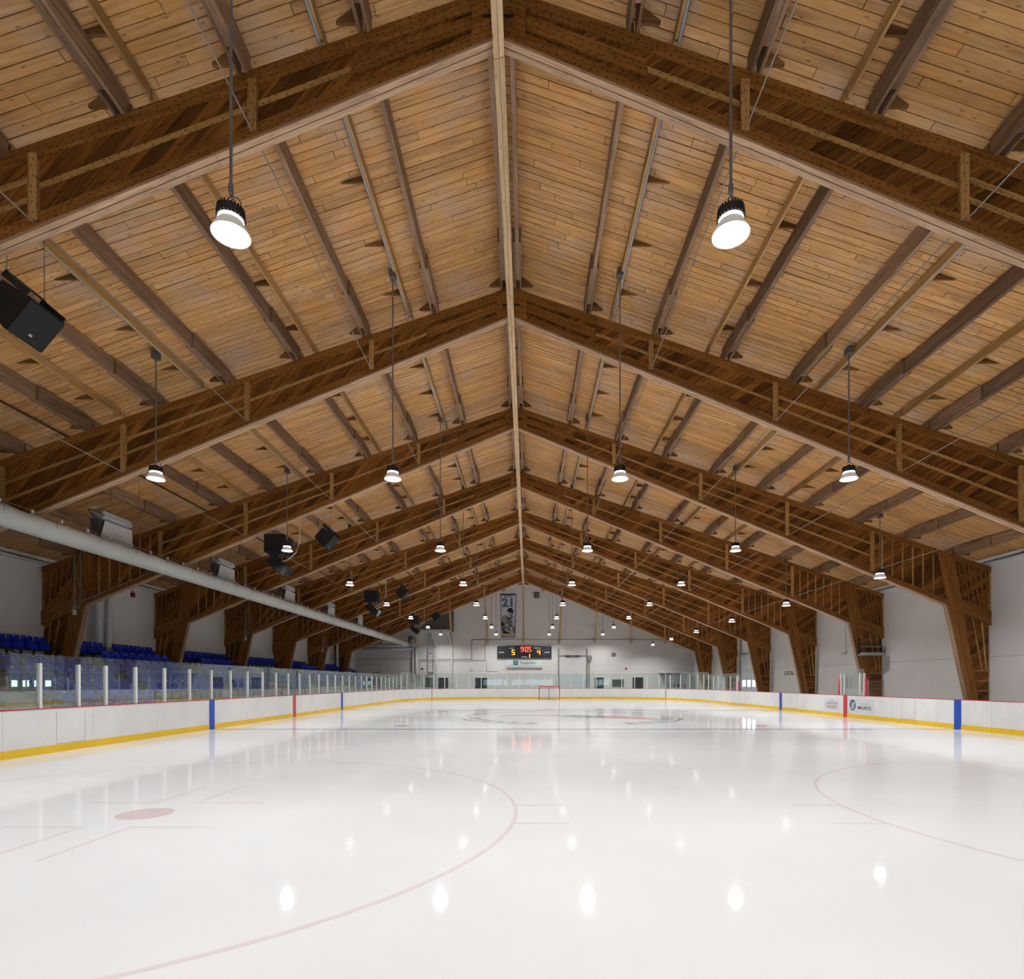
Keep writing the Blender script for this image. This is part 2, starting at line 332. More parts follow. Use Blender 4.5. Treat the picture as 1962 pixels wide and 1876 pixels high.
def area(p): return abs(sum(p[i][0]*p[(i+1) % len(p)][1]-p[(i+1) % len(p)][0]*p[i][1] for i in range(len(p))))/2

# ------------------------------------------------------------------ the setting: floor, walls
fl = MB().box(XL-0.3, XRT+0.3, YN-0.3, YF+0.3, -0.35, -0.06).build('floor', M['floor']); struct(fl, 'bare grey concrete floor around the rink')
for side, x, sg in (('left', XL, -1), ('right', XRT, 1)):
    w = MB().box(min(x+sg*0.06, x+sg*0.3), max(x+sg*0.06, x+sg*0.3), YN, YF, -0.1, 6.6).build('wall_'+side, M['dark'])
    struct(w, 'pale side wall behind the blue seats' if sg < 0 else 'pale side wall on the players bench side')
    for k in range(-3, 8):
        y0, y1 = max(DK(k), YN), DK(k+1)
        if y1 < 0: continue
        a, b = sorted((x+sg*0.005, x+sg*0.08))
        MB().box(a, b, y0+0.004, y1-0.004, 2.635, 6.56).build('wall_panel', M['wall'], w)
        MB().box(a-(0.01 if sg > 0 else 0), b+(0.01 if sg < 0 else 0), y0+0.004, y1-0.004, -0.06, 2.625).build('wall_panel', M['wall_low'], w)
    t = MB().box(*sorted((x-sg*0.10, x+sg*0.005)), YN, YF, 6.42, 6.53).build('trim_1' if sg < 0 else 'trim_2', M['trim'])
    struct(t, 'white metal eaves trim along the side wall')
    MB().box(*sorted((x-sg*0.16, x+sg*0.005)), YN, YF, 6.25, 6.33).build('trim_strip', M['trim'], t)
    MB().box(*sorted((x-sg*0.05, x+sg*0.005)), YN, YF, 6.33, 6.42).build('trim_strip', M['steel'], t)
def gable(y0, y1, m, nm, par=None, z0=-0.06, split=None):
    P = [(XL, z0), (XRT, z0), (XRT, ZD(HALF)), (XR, ZD(0)), (XL, ZD(HALF))]
    return MB().prism(P, y0, y1).build(nm, m, par)
wf = gable(YF+0.03, YF+0.3, M['dark'], 'wall_back'); struct(wf, 'tall pale gable wall carrying the scoreboard')
edges = [XL+i*(XRT-XL)/8 for i in range(9)]
for i in range(8):
    for za, zb in ((-0.06, 2.9), (2.9, 5.85), (5.85, 14)):
        P = [(edges[i]+0.003, za+0.003), (edges[i+1]-0.003, za+0.003), (edges[i+1]-0.003, zb-0.003), (edges[i]+0.003, zb-0.003)]
        P = clip(P, SL, 1, 12.84+SL*XR); P = clip(P, -SL, 1, 12.84-SL*XR)
        MB().prism(P, YF, YF+0.05).build('wall_panel', M['wall'], wf)
wn = gable(YN-0.3, YN, M['wall'], 'wall_front'); struct(wn, 'pale gable wall behind the camera')
for i, (xa, xb) in enumerate(((-7.2, -4.6), (-3.5, -0.9), (-0.6, 2.2), (2.3, 5.6), (15, 17.4))):
    w = MB().box(xa, xb, YN-0.01, YN+0.03, 1.05, 2.3).build('window_%d' % (i+1), M['lobby']); struct(w, 'lit lobby window in the wall behind the camera')
    MB().box(xa-0.06, xa, YN, YN+0.05, 1.0, 2.35).box(xb, xb+0.06, YN, YN+0.05, 1.0, 2.35).box(xa, xb, YN, YN+0.05, 2.3, 2.36).box(xa, xb, YN, YN+0.05, 0.99, 1.05).build('window_frame', M['alu'], w)

# ------------------------------------------------------------------ the setting: roof deck, one object per plank where they show largest
UNIT = MB().box(-0.5, 0.5, -0.5, 0.5, 0, 1)
PW = 0.165
TH = math.atan(SL)
def deck(side):
    sg = 1 if side == 'right' else -1
    m = M['deck_r'] if sg > 0 else M['deck_l']
    sheet = MB().prism([(XR, ZD(0)+0.03), (XR+sg*HALF, ZD(HALF)+0.03), (XR+sg*HALF, ZD(HALF)+0.25), (XR, ZD(0)+0.25)], YN, YF).build('ceiling_'+side, M['dark'])
    struct(sheet, 'timber plank roof deck sloping down to the '+('bench side wall' if sg > 0 else 'seating side wall'))
    um = MB().box(-0.5, 0.5, -0.5, 0.5, 0, 1).mesh('plank', m)
    rest = MB(); rng = random.Random(11+sg); singles = 0
    LEN = HALF/math.cos(TH)
    rows = int((YF-YN)/PW); first = int((6.9-YN)/PW)
    order = list(range(first, rows))+list(range(0, first))
    for r in order:
        yc = YN+(r+0.5)*PW; s = -rng.uniform(0, 3.0) 
        while s < LEN:
            L = rng.choice((2.4, 3.0, 3.6, 4.2, 4.8)); a, b = max(s, 0.0), min(s+L, LEN); s += L
            if b-a < 0.15: continue
            u = (a+b)/2*math.cos(TH); dz = rng.uniform(-0.006, 0.004)
            if r >= first and singles < 300:
                o = put('plank', um, sheet); singles += 1
                o.location = (XR+sg*u, yc, ZD(u)+dz); o.rotation_euler = (0, sg*TH, 0); o.scale = (b-a-0.01, PW-rng.choice((0.007, 0.01, 0.012, 0.02)), 0.034)
            else:
                mt = Matrix.Translation((XR+sg*u, yc, ZD(u)+dz)) @ Matrix.Rotation(sg*TH, 4, 'Y') @ Matrix.Diagonal((b-a-0.008, PW-rng.choice((0.007, 0.01, 0.012, 0.02)), 0.034, 1))
                rest.add([mt @ Vector(v) for v in UNIT.v], UNIT.f)
    stuff(rest.build('plank_field', m, sheet))
    # purlins, nailers, conduit rails
    PU = [0.19+1.905*i for i in range(10)]
    pm = MB().box(-0.045, 0.045, -BAY/2+0.11, BAY/2-0.45, -0.38, -0.006+SL*-0.045).mesh('purlin', M['purlin'])
    spm = MB().box(-0.026, 0.026, 0, 1.75, -0.372, -0.02).mesh('splice_plank', M['purlin'])
    gm = MB().prism([(0, -0.10), (0, -0.378), (sg*0.30, -0.378), (sg*0.30, -0.33)], -0.02, 0.02).mesh('purlin_block', M['gusset'])
    far = MB().box(-0.045, 0.045, -BAY/2+0.11, BAY/2-0.45, -0.38, -0.02)
    for e in (1,):
        for q in (-1, 1): far.box(q*0.075-0.026, q*0.075+0.026, min(e*BAY/2, e*(BAY/2-1.75)), max(e*BAY/2, e*(BAY/2-1.75)), -0.372, -0.03)
    for k in range(-1, 8):
        yc = DK(k+0.5)
        for u in PU:
            x = XR+sg*u; z = ZD(u)
            if k <= 2:
                p = put('purlin', pm, sheet, (x, yc, z))
                for e in (1,):
                    for q in (-1, 1):
                        o = put('splice_plank', spm, p, (q*0.073, e*BAY/2, -0.012)); o.scale = (1, -e, 1)
                put('purlin_block', gm, p, (sg*0.10, BAY/2-0.17, 0))
            else:
                me = bpy.data.meshes.get('purlin_far') or far.mesh('purlin_far', M['purlin'])
                p = put('purlin', me, sheet, (x, yc, z)); put('purlin_block', gm, p, (sg*0.10, BAY/2-0.17, 0))
    nm = MB().box(-0.025, 0.025, -BAY/2+0.02, BAY/2-0.02, -0.20, -0.012).mesh('nailer', M['rail_y'])
    g2 = MB().prism([(0, -0.012), (0, -0.19), (sg*0.53, -0.19)], -0.022, 0.022).mesh('wedge', M['gusset'])
    g3 = MB().prism([(0, -0.015), (0, -0.19), (sg*0.42, -0.19), (sg*0.42, -0.16)], -0.022, 0.022).mesh('wedge_short', M['gusset'])
    for k in range(-1, 8):
        for u, gg in ((2.78, g2), (5.48, g3), (8.55, g2), (10.8, g2)):
            p = put('nailer', nm, sheet, (XR+sg*u, DK(k+0.5), ZD(u)))
            if k <= 4:
                for j in range(4): put('wedge', gg, p, (sg*0.025, -BAY/2+0.9+j*1.65, 0))
    return sheet
deck('right'); deck('left')
rb = thing('ridge_beam', 'long pale ridge timber running under the peak of every frame', 'beam', (XR, DK(-1), ZB(0)))
for k in range(-1, 7):
    MB().box(-0.085, 0.0, k*BAY-DK(-1)+DK(0)+0.004, (k+1)*BAY-DK(-1)+DK(0)-0.004, -0.215, -0.004).build('beam_length', M['ridge'], rb)
    MB().box(0.004, 0.085, k*BAY-DK(-1)+DK(0)+0.004, (k+1)*BAY-DK(-1)+DK(0)-0.004, -0.19, -0.004).build('beam_length', M['ridge'], rb)

# ------------------------------------------------------------------ ice
def rink_poly(inset=0.0, n=14):
    x0, x1, y0, y1, r = RX0+inset, RX1-inset, RY0+inset, RY1-inset, RR-inset
    P = []
    for cx, cy, a0 in ((x1-r, y0+r, -PI/2), (x1-r, y1-r, 0), (x0+r, y1-r, PI/2), (x0+r, y0+r, PI)):
        for i in range(n+1): a = a0+PI/2*i/n; P.append((cx+r*math.cos(a), cy+r*math.sin(a)))
    return P
ice = tag(MB().prism_z(rink_poly(-0.02), -0.06, 0.0).build('ice_sheet', M['ice']), 'glossy white ice sheet with painted hockey lines', 'ice')
def flat(poly, m, nm, z=0.0008): return MB().prism_z(poly, z-0.0006, z).build(nm, m, ice)
def ring(cx, cy, r0, r1, a0, a1, m, nm, n=96, z=0.0008):
    mb = MB(); vs = []; fs = []
    for i in range(n+1):
        a = a0+(a1-a0)*i/n; vs += [(cx+r0*math.cos(a), cy+r0*math.sin(a), z), (cx+r1*math.cos(a), cy+r1*math.sin(a), z)]
        if i: fs.append((2*i-2, 2*i-1, 2*i+1, 2*i))
    return mb.add(vs, fs).build(nm, m, ice)
def rect(x0, x1, y0, y1, m, nm): return flat([(x0, y0), (x1, y0), (x1, y1), (x0, y1)], m, nm)
YB1, YRED, YB2, YG = 19.65, 26.6, 33.4, 53.3
rect(RX0+0.01, RX1-0.01, YB1-0.15, YB1+0.15, M['ice_blue'], 'blue_line'); rect(RX0+0.01, RX1-0.01, YB2-0.15, YB2+0.15, M['ice_blue'], 'blue_line')
rect(RX0+0.01, RX1-0.01, YRED-0.12, YRED+0.12, M['ice_red'], 'centre_line')
rect(-9.0, 13.0, YG-0.03, YG+0.03, M['ice_red'], 'goal_line')
for cx, cy in ((RCX-6.71, 6.99), (RCX+6.71, 6.99), (RCX-6.71, 47.1), (RCX+6.71, 47.1)):
    ring(cx, cy, 4.555, 4.605, 0, 2*PI, M['ice_red'], 'faceoff_circle'); ring(cx, cy, 0.0, 0.31, 0, 2*PI, M['ice_dot'], 'faceoff_dot', 32)
    for sx in (-1, 1):
        for sy in (-1, 1):
            a, b = sorted((cx+sx*0.25, cx+sx*1.16)); y = cy+sy*0.65
            rect(a, b, y-0.025, y+0.025, M['ice_red'], 'restraining_mark')
            a, b = sorted((y+sy*0.026, y+sy*1.2)); rect(cx+sx*0.275-0.025, cx+sx*0.275+0.025, a, b, M['ice_red'], 'restraining_mark')
            a, b = sorted((cx+sx*4.57, cx+sx*5.2)); rect(a, b, cy+sy*0.48-0.025, cy+sy*0.48+0.025, M['ice_red'], 'hash_mark')
for cx in (RCX-6.71, RCX+6.71):
    for cy in (YB1+1.6, YB2-1.6): ring(cx, cy, 0.0, 0.31, 0, 2*PI, M['ice_logo_red'], 'neutral_dot', 32)
ring(RCX, YRED, 4.95, 5.15, PI*1.08, PI*1.40, M['ice_grey'], 'logo_arc', z=0.0012); ring(RCX, YRED, 4.95, 5.15, PI*1.62, PI*1.96, M['ice_grey'], 'logo_arc', z=0.0012)
ring(RCX, YRED, 4.95, 5.15, PI*0.06, PI*0.42, M['ice_grey'], 'logo_arc', z=0.0012); ring(RCX, YRED, 4.95, 5.15, PI*0.60, PI*0.95, M['ice_grey'], 'logo_arc', z=0.0012)
for i in range(14):
    a = PI*(1.02+0.055*i) if i < 7 else PI*(1.64+0.055*(i-7)); ring(RCX, YRED, 4.2, 4.75, a, a+0.09, M['ice_grey'], 'logo_mark', 4, 0.0012)
def poly(pts, m): flat([(RCX+x, YRED+y) for x, y in pts], m, 'logo_shape', 0.0016)
poly([(-3.4, 1.2), (0.2, 0.95), (1.9, 0.35), (0.6, 1.6), (-3.0, 1.7)], M['ice_logo_red'])
poly([(-0.6, 0.4), (1.0, -0.9), (2.2, -0.9), (1.4, 0.55), (0.2, 1.0)], M['ice_grey'])
poly([(1.3, 0.7), (2.3, -1.3), (4.1, -2.1), (3.4, -0.5), (2.4, 0.9)], M['ice_logo_red'])

# ------------------------------------------------------------------ dasher boards
STR = (RY1-RR)-(RY0+RR); QL = RR*PI/2; END = (RX1-RR)-(RX0+RR); PER = 2*STR+2*END+4*QL
def path(s):
    """point and outward normal along the board line, starting on the seating side and running away from the camera"""
    s %= PER
    if s < STR: return (RX0, RY0+RR+s), (-1, 0)
    s -= STR
    if s < QL: a = PI-s/RR; return (RX0+RR+RR*math.cos(a), RY1-RR+RR*math.sin(a)), (math.cos(a), math.sin(a))
    s -= QL
    if s < END: return (RX0+RR+s, RY1), (0, 1)
    s -= END
    if s < QL: a = PI/2-s/RR; return (RX1-RR+RR*math.cos(a), RY1-RR+RR*math.sin(a)), (math.cos(a), math.sin(a))
    s -= QL
    if s < STR: return (RX1, RY1-RR-s), (1, 0)
    s -= STR
    if s < QL: a = -s/RR; return (RX1-RR+RR*math.cos(a), RY0+RR+RR*math.sin(a)), (math.cos(a), math.sin(a))
    s -= QL
    if s < END: return (RX1-RR-s, RY0), (0, -1)
    s -= END
    a = -PI/2-s/RR; return (RX0+RR+RR*math.cos(a), RY0+RR+RR*math.sin(a)), (math.cos(a), math.sin(a))
def strip(s0, s1, o0, o1, z0, z1, step=0.5):
    n = max(1, int(math.ceil((s1-s0)/step))); vs = []; fs = []
    for i in range(n+1):
        (x, y), (nx, ny) = path(s0+(s1-s0)*i/n)
        vs += [(x+nx*o0, y+ny*o0, z0), (x+nx*o1, y+ny*o1, z0), (x+nx*o1, y+ny*o1, z1), (x+nx*o0, y+ny*o0, z1)]
        if i: b = 4*i; fs += [(b-4+j, b-4+(j+1) % 4, b+(j+1) % 4, b+j) for j in range(4)]
    fs += [(3, 2, 1, 0), (4*n, 4*n+1, 4*n+2, 4*n+3)]
    return MB().add(vs, fs)
BZ = 1.015
bo = thing('dasher_boards', 'white hockey rink boards with yellow kick plate and red cap rail', 'rink boards', (0, 0, 0))
npan = 64; pl = PER/npan
for i in range(npan):
    a, b = i*pl+0.004, (i+1)*pl-0.004
    p = strip(a, b, 0.0, 0.10, 0.0, BZ).build('board_panel', M['board'], bo)
    strip(a, b, -0.012, 0.0, 0.0, 0.175).build('kick_plate', M['kick'], p)
    strip(a, b, -0.006, 0.11, BZ, BZ+0.02).build('cap_rail', M['cap'], p)
def s_left(y): return y-(RY0+RR)
def s_right(y): return STR+QL+END+QL+(RY1-RR-y)
phi = math.asin((YG-(RY1-RR))/RR)
for s, w, m in ((s_left(YB1), 0.31, 's_blue'), (s_right(YB1), 0.31, 's_blue'), (s_left(YB2), 0.31, 's_blue'), (s_right(YB2), 0.31, 's_blue'),
                (s_left(YRED), 0.31, 's_red'), (s_right(YRED), 0.31, 's_red'), (STR+phi*RR, 0.06, 's_red'), (STR+QL+END+QL-phi*RR, 0.06, 's_red')):
    strip(s-w/2, s+w/2, -0.016, -0.0, 0.0, BZ-0.003).build('line_stripe', M[m], bo)
def gate(s, w):
    for q in (s-w/2, s+w/2): strip(q-0.008, q+0.008, -0.004, 0.0, 0.18, BZ-0.06).build('gate_seam', M['p_lite'], bo)
    strip(s-w/2, s+w/2, -0.004, 0.0, 0.185, 0.2).build('gate_seam', M['p_lite'], bo)
gate(s_left(13.6), 0.85); gate(s_right(22.2), 0.75); gate(s_right(31.8), 0.8)

# glass: panes between posts
def screen(label, ss, h_of, name='rink_glass', ph=None):
    t = thing(name, label, 'rink glass', (path(ss[0])[0][0], path(ss[0])[0][1], BZ)); o = Vector(t.location)
    for i, s in enumerate(ss):
        (x, y), (nx, ny) = path(s); h = h_of(s)
        mb = strip(s-0.03, s+0.03, 0.02, 0.095, BZ+0.02, (h if ph is None else ph)-0.2); mb.v = [tuple(Vector(v)-o) for v in mb.v]; mb.build('glass_post', M['alu'], t)
        if i+1 < len(ss):
            mb = strip(s+0.012, ss[i+1]-0.012, 0.052, 0.064, BZ+0.02, h_of((s+ss[i+1])/2), 1.3); mb.v = [tuple(Vector(v)-o) for v in mb.v]; mb.build('glass_pane', M['glass'], t)
    return t
ss = [s_left(y) for y in (8.9, 10.2, 11.5, 12.78, 13.88, 14.78, 15.91)]
while ss[-1] < STR+0.3: ss.append(ss[-1]+1.268)
screen('long clear glass screen standing on the boards before the blue seats', ss, lambda s: 2.26)
se = [ss[-1]+0.07]; e1 = STR+QL+END+QL+(RY1-RR-40.3)
while se[-1] < e1-1.4: se.append(se[-1]+1.27)
se.append(e1)
screen('tall curved glass screen around the far rink end behind the goal', se, lambda s: 2.52 if s < STR+2*QL+END+1 else 2.3)
pb = screen('short glass screen of the timekeeper box beside the red line', [s_right(27.05), s_right(26.75), s_right(25.5), s_right(25.2)], lambda s: 2.25)
for k, (y, z) in enumerate(((27.2, 1.84), (25.05, 1.84), (40.15, 1.72))):
    q = s_right(y); (x, yy), n = path(q)
    tag(MB().lathe([(0.055, 0.02), (0.055, z-BZ), (0.0, z-BZ)], 14, (0, 0, 0)).build('padded_post', M['pad'], None, True, (x+0.06, yy, BZ)),
        ('red padded post at the far edge of the timekeeper glass', 'red padded post at the near edge of the timekeeper glass', 'red padded post where the far corner glass begins')[k], 'padded post')
sd = thing('side_glass', 'low glass side screen running from timekeeper box to the frame leg', 'rink glass', (RX1+0.12, 25.1, BZ))
MB().box(0.03, 0.80, -0.006, 0.006, -0.9, 0.70).build('glass_pane', M['glass'], sd)
for x in (0.02, 0.82): MB().box(x-0.02, x+0.02, -0.03, 0.03, -1.0, 0.72).build('glass_post', M['alu'], sd)

# adverts on the boards
def board_sign(label, y0, y1, z0, z1):
    t = thing('board_advert', label, 'advert', (RX1-0.001, (y0+y1)/2, (z0+z1)/2))
    MB().box(-0.004, 0, -(y1-y0)/2, (y1-y0)/2, -(z1-z0)/2, (z1-z0)/2).build('poster', M['poster'], t); return t
def on_right(x, y, z): return Matrix.Translation((x, y, z)) @ Matrix.Rotation(-PI/2, 4, 'Z') @ Matrix.Rotation(PI/2, 4, 'X')
t = board_sign('white advert reading MINE CANADIAN MALARTIC on the boards', 27.0, 28.55, 0.27, 0.87)
text('MINE', 0.16, M['p_pale'], t, on_right(-0.006, 0.0, 0.19)); text('CANADIAN', 0.21, M['p_text'], t, on_right(-0.006, 0.0, 0.05))
text('MALARTIC', 0.21, M['p_text'], t, on_right(-0.006, 0.0, -0.15)); MB().box(-0.007, -0.004, -0.45, 0.65, -0.07, -0.045).build('underline', M['p_yellow'], t)
t = board_sign('white advert reading VILLE DE MALARTIC with round blue emblem', 24.4, 26.35, 0.24, 0.88)
em = MB(); em.add([(-0.006, 0.62+0.24*math.cos(a*PI/16), 0.03+0.25*math.sin(a*PI/16)) for a in range(32)], [tuple(range(32))]); em.build('emblem', M['p_teal'], t)
for k, (dy, w) in enumerate(((0.09, 0.022), (0.02, 0.03), (-0.05, 0.03), (-0.12, 0.022))):
    MB().bar((-0.008, 0.62+dy+0.045, -0.15), (-0.008, 0.62+dy-0.045, 0.17), w, 0.004, (1, 0, 0)).build('emblem_slash', M['print_w'], t)
text('VILLE DE', 0.14, M['p_pale'], t, on_right(-0.006, -0.30, 0.10)); text('MALARTIC', 0.215, M['letter'], t, on_right(-0.006, -0.30, -0.08), bold=0.0015)

# ------------------------------------------------------------------ timber frames
def half_parts(sg):
    """parts of one half of a frame in frame space, x = across from the ridge; returns lists of (name, mesh)"""
    P = []; webs = []; S = 'r' if sg > 0 else 'l'
    rng = random.Random(31+sg)
    def q(pts): return [(sg*u, z) for u, z in pts]
    def add(nm, pts, y0, y1, m): P.append((nm, MB().prism(q(pts), y0*0.66, y1*0.66).mesh(nm, M[m])))
    KU, KZ = 16.88, ZB(16.88)
    # bottom and top chords on both faces, laid in lengths
    cuts = [0.0, 3.0, 6.8, 10.9, 14.2, 16.95]
    for a, b in zip(cuts, cuts[1:]):
        a2, b2 = a+0.003, b-0.003
        for y0, y1 in ((-0.135, -0.045), (0.045, 0.135)):
            add('bottom_chord', [(a2, ZB(a2)+0.05), (b2, ZB(b2)+0.05), (b2, ZB(b2)+0.255), (a2, ZB(a2)+0.255)], y0, y1, 'chord_'+S)
    cuts = [0.0, 2.4, 6.2, 9.8, 13.6, 16.4, 18.65]
    for a, b in zip(cuts, cuts[1:]):
        a2, b2 = a+0.003, b-0.003
        for y0, y1 in ((-0.13, -0.045), (0.045, 0.13)):
            add('top_chord', [(a2, ZT(a2)-0.205), (b2, ZT(b2)-0.205), (b2, ZT(b2)), (a2, ZT(a2))], y0, y1, 'chord_'+S)
    for y0, y1 in ((-0.15, -0.012), (0.012, 0.15)):
        for a, b in ((0.0, 4.4), (4.4, 10.0), (10.0, KU)):
            add('flange_plank', [(a+0.003, ZB(a)), (b-0.003, ZB(b)), (b-0.003, ZB(b)+0.048), (a+0.003, ZB(a)+0.048)], y0, y1, 'flange_'+S)
        add('flange_plank', [(KU, KZ), (KU+0.055, KZ+0.03), (17.955, 0.0), (17.9, 0.0)], y0, y1, 'flange_v')
    # diagonal web boards
    beam = [(0.0, ZB(0)+0.25), (0.0, ZT(0)-0.2), (16.6, ZT(16.6)-0.2), (16.95, ZB(16.95)+0.25)]
    col1 = [(17.15, ZT(17.15)-0.2), (18.63, ZT(18.63)-0.2), (18.63, 4.35), (17.42, 4.85)]
    col2 = [(17.5, 4.4), (18.59, 3.9), (18.59, 0.0), (18.25, 0.0)]
    ang = AR if sg > 0 else AL
    n = (-math.sin(ang), math.cos(ang)); w = 0.205
    for reg in (beam, col1, col2):
        R = q(reg); os_ = [n[0]*x+n[1]*z for x, z in R]; i0, i1 = math.floor(min(os_)/w), math.ceil(max(os_)/w)
        for i in range(i0, i1):
            c = clip(R, n[0], n[1], (i+1)*w-0.004); c = clip(c, -n[0], -n[1], -(i*w+0.004))
            if len(c) < 3 or area(c) < 0.004: continue
            webs.append((MB().prism(c, -0.025-rng.uniform(0, 0.008), -0.008)))
        P.append(('web_backing', MB().prism(R, -0.007, 0.022).mesh('web_backing', M['web_'+S])))
    # rails and uprights
    def rail(u0, u1, f):
        def zz(u): a, b = ZB(u)+0.255, ZT(u)-0.205; return a+(b-a)*f
        add('rail', [(u0, zz(u0)-0.035), (u1, zz(u1)-0.035), (u1, zz(u1)+0.035), (u0, zz(u0)+0.035)], -0.095, -0.05, 'rail_'+S)
    ST = (3.83, 7.24, 10.63, 13.98)
    rail(2.32, 3.76, 0.5); rail(3.9, 7.17, 0.5)
    for a, b in ((7.31, 10.56), (10.70, 13.91)): rail(a, b, 0.34); rail(a, b, 0.68)
    for u in ST: add('upright', [(u-0.068, ZB(u)+0.16), (u+0.068, ZB(u)+0.16), (u+0.068, ZT(u)-0.17), (u-0.068, ZT(u)-0.17)], -0.165, -0.136, 'post')
    for u in ST: add('upright', [(u-0.066, ZB(u)+0.27), (u+0.066, ZB(u)+0.27), (u+0.066, ZT(u)-0.22), (u-0.066, ZT(u)-0.22)], -0.134, -0.052, 'post')
    for i in range(1, 7):
        u = 13.98+0.403*i; top = ZT(u)-0.22
        add('stud', [(u-0.021, ZB(u)+0.27), (u+0.021, ZB(u)+0.27), (u+0.021, top), (u-0.021, top)], -0.105, -0.052, 'post')
    # leg band
    add('leg_plank', [(16.54, ZT(16.54)-0.01), (16.855, ZT(16.855)-0.01), (17.175, 4.80), (18.085, 0.0), (17.96, 0.0), (16.95, 4.66)], -0.162, -0.136, 'leg')
    add('leg_plank', [(16.865, ZT(16.865)-0.01), (17.18, ZT(17.18)-0.01), (17.46, 4.87), (18.28, 0.0), (18.095, 0.0), (17.185, 4.80)], -0.168, -0.132, 'leg')
    add('leg_core', [(16.60, ZT(16.6)-0.22), (17.12, ZT(17.12)-0.22), (17.42, 4.87), (18.24, 0.0), (17.98, 0.0), (16.97, 4.66)], -0.13, 0.13, 'leg')
    # haunch planks
    add('haunch_plank', [(17.39, 4.93), (18.65, 4.43), (18.65, 4.16), (17.44, 4.66)], -0.15, -0.04, 'chord_'+S)
    add('haunch_plank', [(17.44, 4.65), (18.65, 4.15), (18.65, 3.87), (17.50, 4.36)], -0.145, -0.04, 'chord_'+S)
    for i in range(6):
        a, b = 17.34+0.225*i, 17.66+0.178*i
        add('stud', [(b-0.025, 4.93-(b-17.39)*0.39), (b+0.025, 4.93-(b+0.03-17.39)*0.39), (a+0.03, ZT(a)-0.22), (a-0.03, ZT(a)-0.22)], -0.10, -0.042, 'leg')
    add('stud', [(18.59, 4.5), (18.65, 4.47), (18.65, ZT(18.65)-0.21), (18.59, ZT(18.59)-0.21)], -0.11, -0.04, 'post')
    add('stud', [(18.29, 2.12), (18.34, 2.12), (17.98, 4.13), (17.93, 4.15)], -0.10, -0.042, 'post')
    add('stud', [(18.46, 2.12), (18.51, 2.12), (18.34, 3.98), (18.29, 4.0)], -0.10, -0.042, 'post')
    for z in (2.09, 1.68, 1.30, 0.9):
        a = 18.28-z*0.165
        add('cleat', [(a, z-0.022), (18.59, z-0.022), (18.59, z+0.022), (a, z+0.022)], -0.10, -0.042, 'post')
    # peak plate and nail plate
    add('peak_plate', [(0.004, ZB(0)+0.06), (0.42, ZB(0.42)+0.06), (0.42, ZT(0.42)-0.01), (0.004, ZT(0)-0.01)], -0.175, -0.138, 'chord_'+S)
    def mid(u): return (ZB(u)+0.255+ZT(u)-0.205)/2
    add('nail_plate', [(0.43, mid(0.43)-0.11), (2.3, mid(2.3)-0.12), (2.3, mid(2.3)+0.12), (0.43, mid(0.43)+0.11)], -0.115, -0.05, 'chord_'+S)
    return P, webs
PR, WR = half_parts(1); PL, WL = half_parts(-1)
wr_m = [w.mesh('web_board', M['web_r']) for w in WR]; wl_m = [w.mesh('web_board', M['web_l']) for w in WL]
def joined(ws, m):
    mb = MB()
    for w in ws: mb.add(w.v, w.f)
    return mb.mesh('web_boards', m)
wr_j, wl_j = joined(WR, M['web_r']), joined(WL, M['web_l'])
bolt = MB().box(-0.24, 0.24, -0.132, -0.1165, ZB(0)+0.30, ZB(0)+0.335).mesh('peak_strap', M['black'])
for k in range(8):
    fr = thing('timber_frame', 'brown timber roof frame with diagonal boards, %s counted from the camera' % ORD[k], 'timber frame', (XR, DK(k), 0), group='timber frames')
    for nm, me in PR+PL: put(nm, me, fr)
    put('peak_strap', bolt, fr)
    if k < 4:
        for me in wr_m+wl_m: put('web_board', me, fr)
    else:
        stuff(put('web_boards', wr_j, fr)); stuff(put('web_boards', wl_j, fr))
# bracing rods along the building
for sg in (-1, 1):
    for i, u in enumerate((3.83, 7.24, 10.63, 13.98)):
        tag(MB().tube([(0, 0, 0), (0, DK(7)-2.4, 0)], 0.012, 6).build('bracing_rod', M['rod'], None, False, (XR+sg*u, 2.2, ZB(u)+0.14)),
            'thin bracing rod, %s out from the ridge over the %s' % (ORD[i], 'seats' if sg < 0 else 'bench side'), 'rod')
# wind struts down to the gable wall
for i in range(-4, 5):
    u0 = (0, 3.83, 7.24, 10.63, 13.98)[abs(i)]; u1 = (0, 3.95, 7.93, 11.9, 15.7)[abs(i)]; sg = 1 if i > 0 else -1
    z1 = 6.05
    o = MB().bar((sg*u0-sg*u1, DK(7)+0.2-(YF-0.05), ZB(u0)+0.03-z1), (0, 0, 0), 0.17, 0.17).build('wind_strut', M['strut'], None, False, (XR+sg*u1, YF-0.05, z1))
    nm = 'under the ridge above the scoreboard' if i == 0 else '%s from the ridge strut toward the %s' % (ORD[abs(i)-1], 'seats' if i < 0 else 'benches')
    tag(o, 'slanting timber strut at the gable wall, '+nm, 'strut')

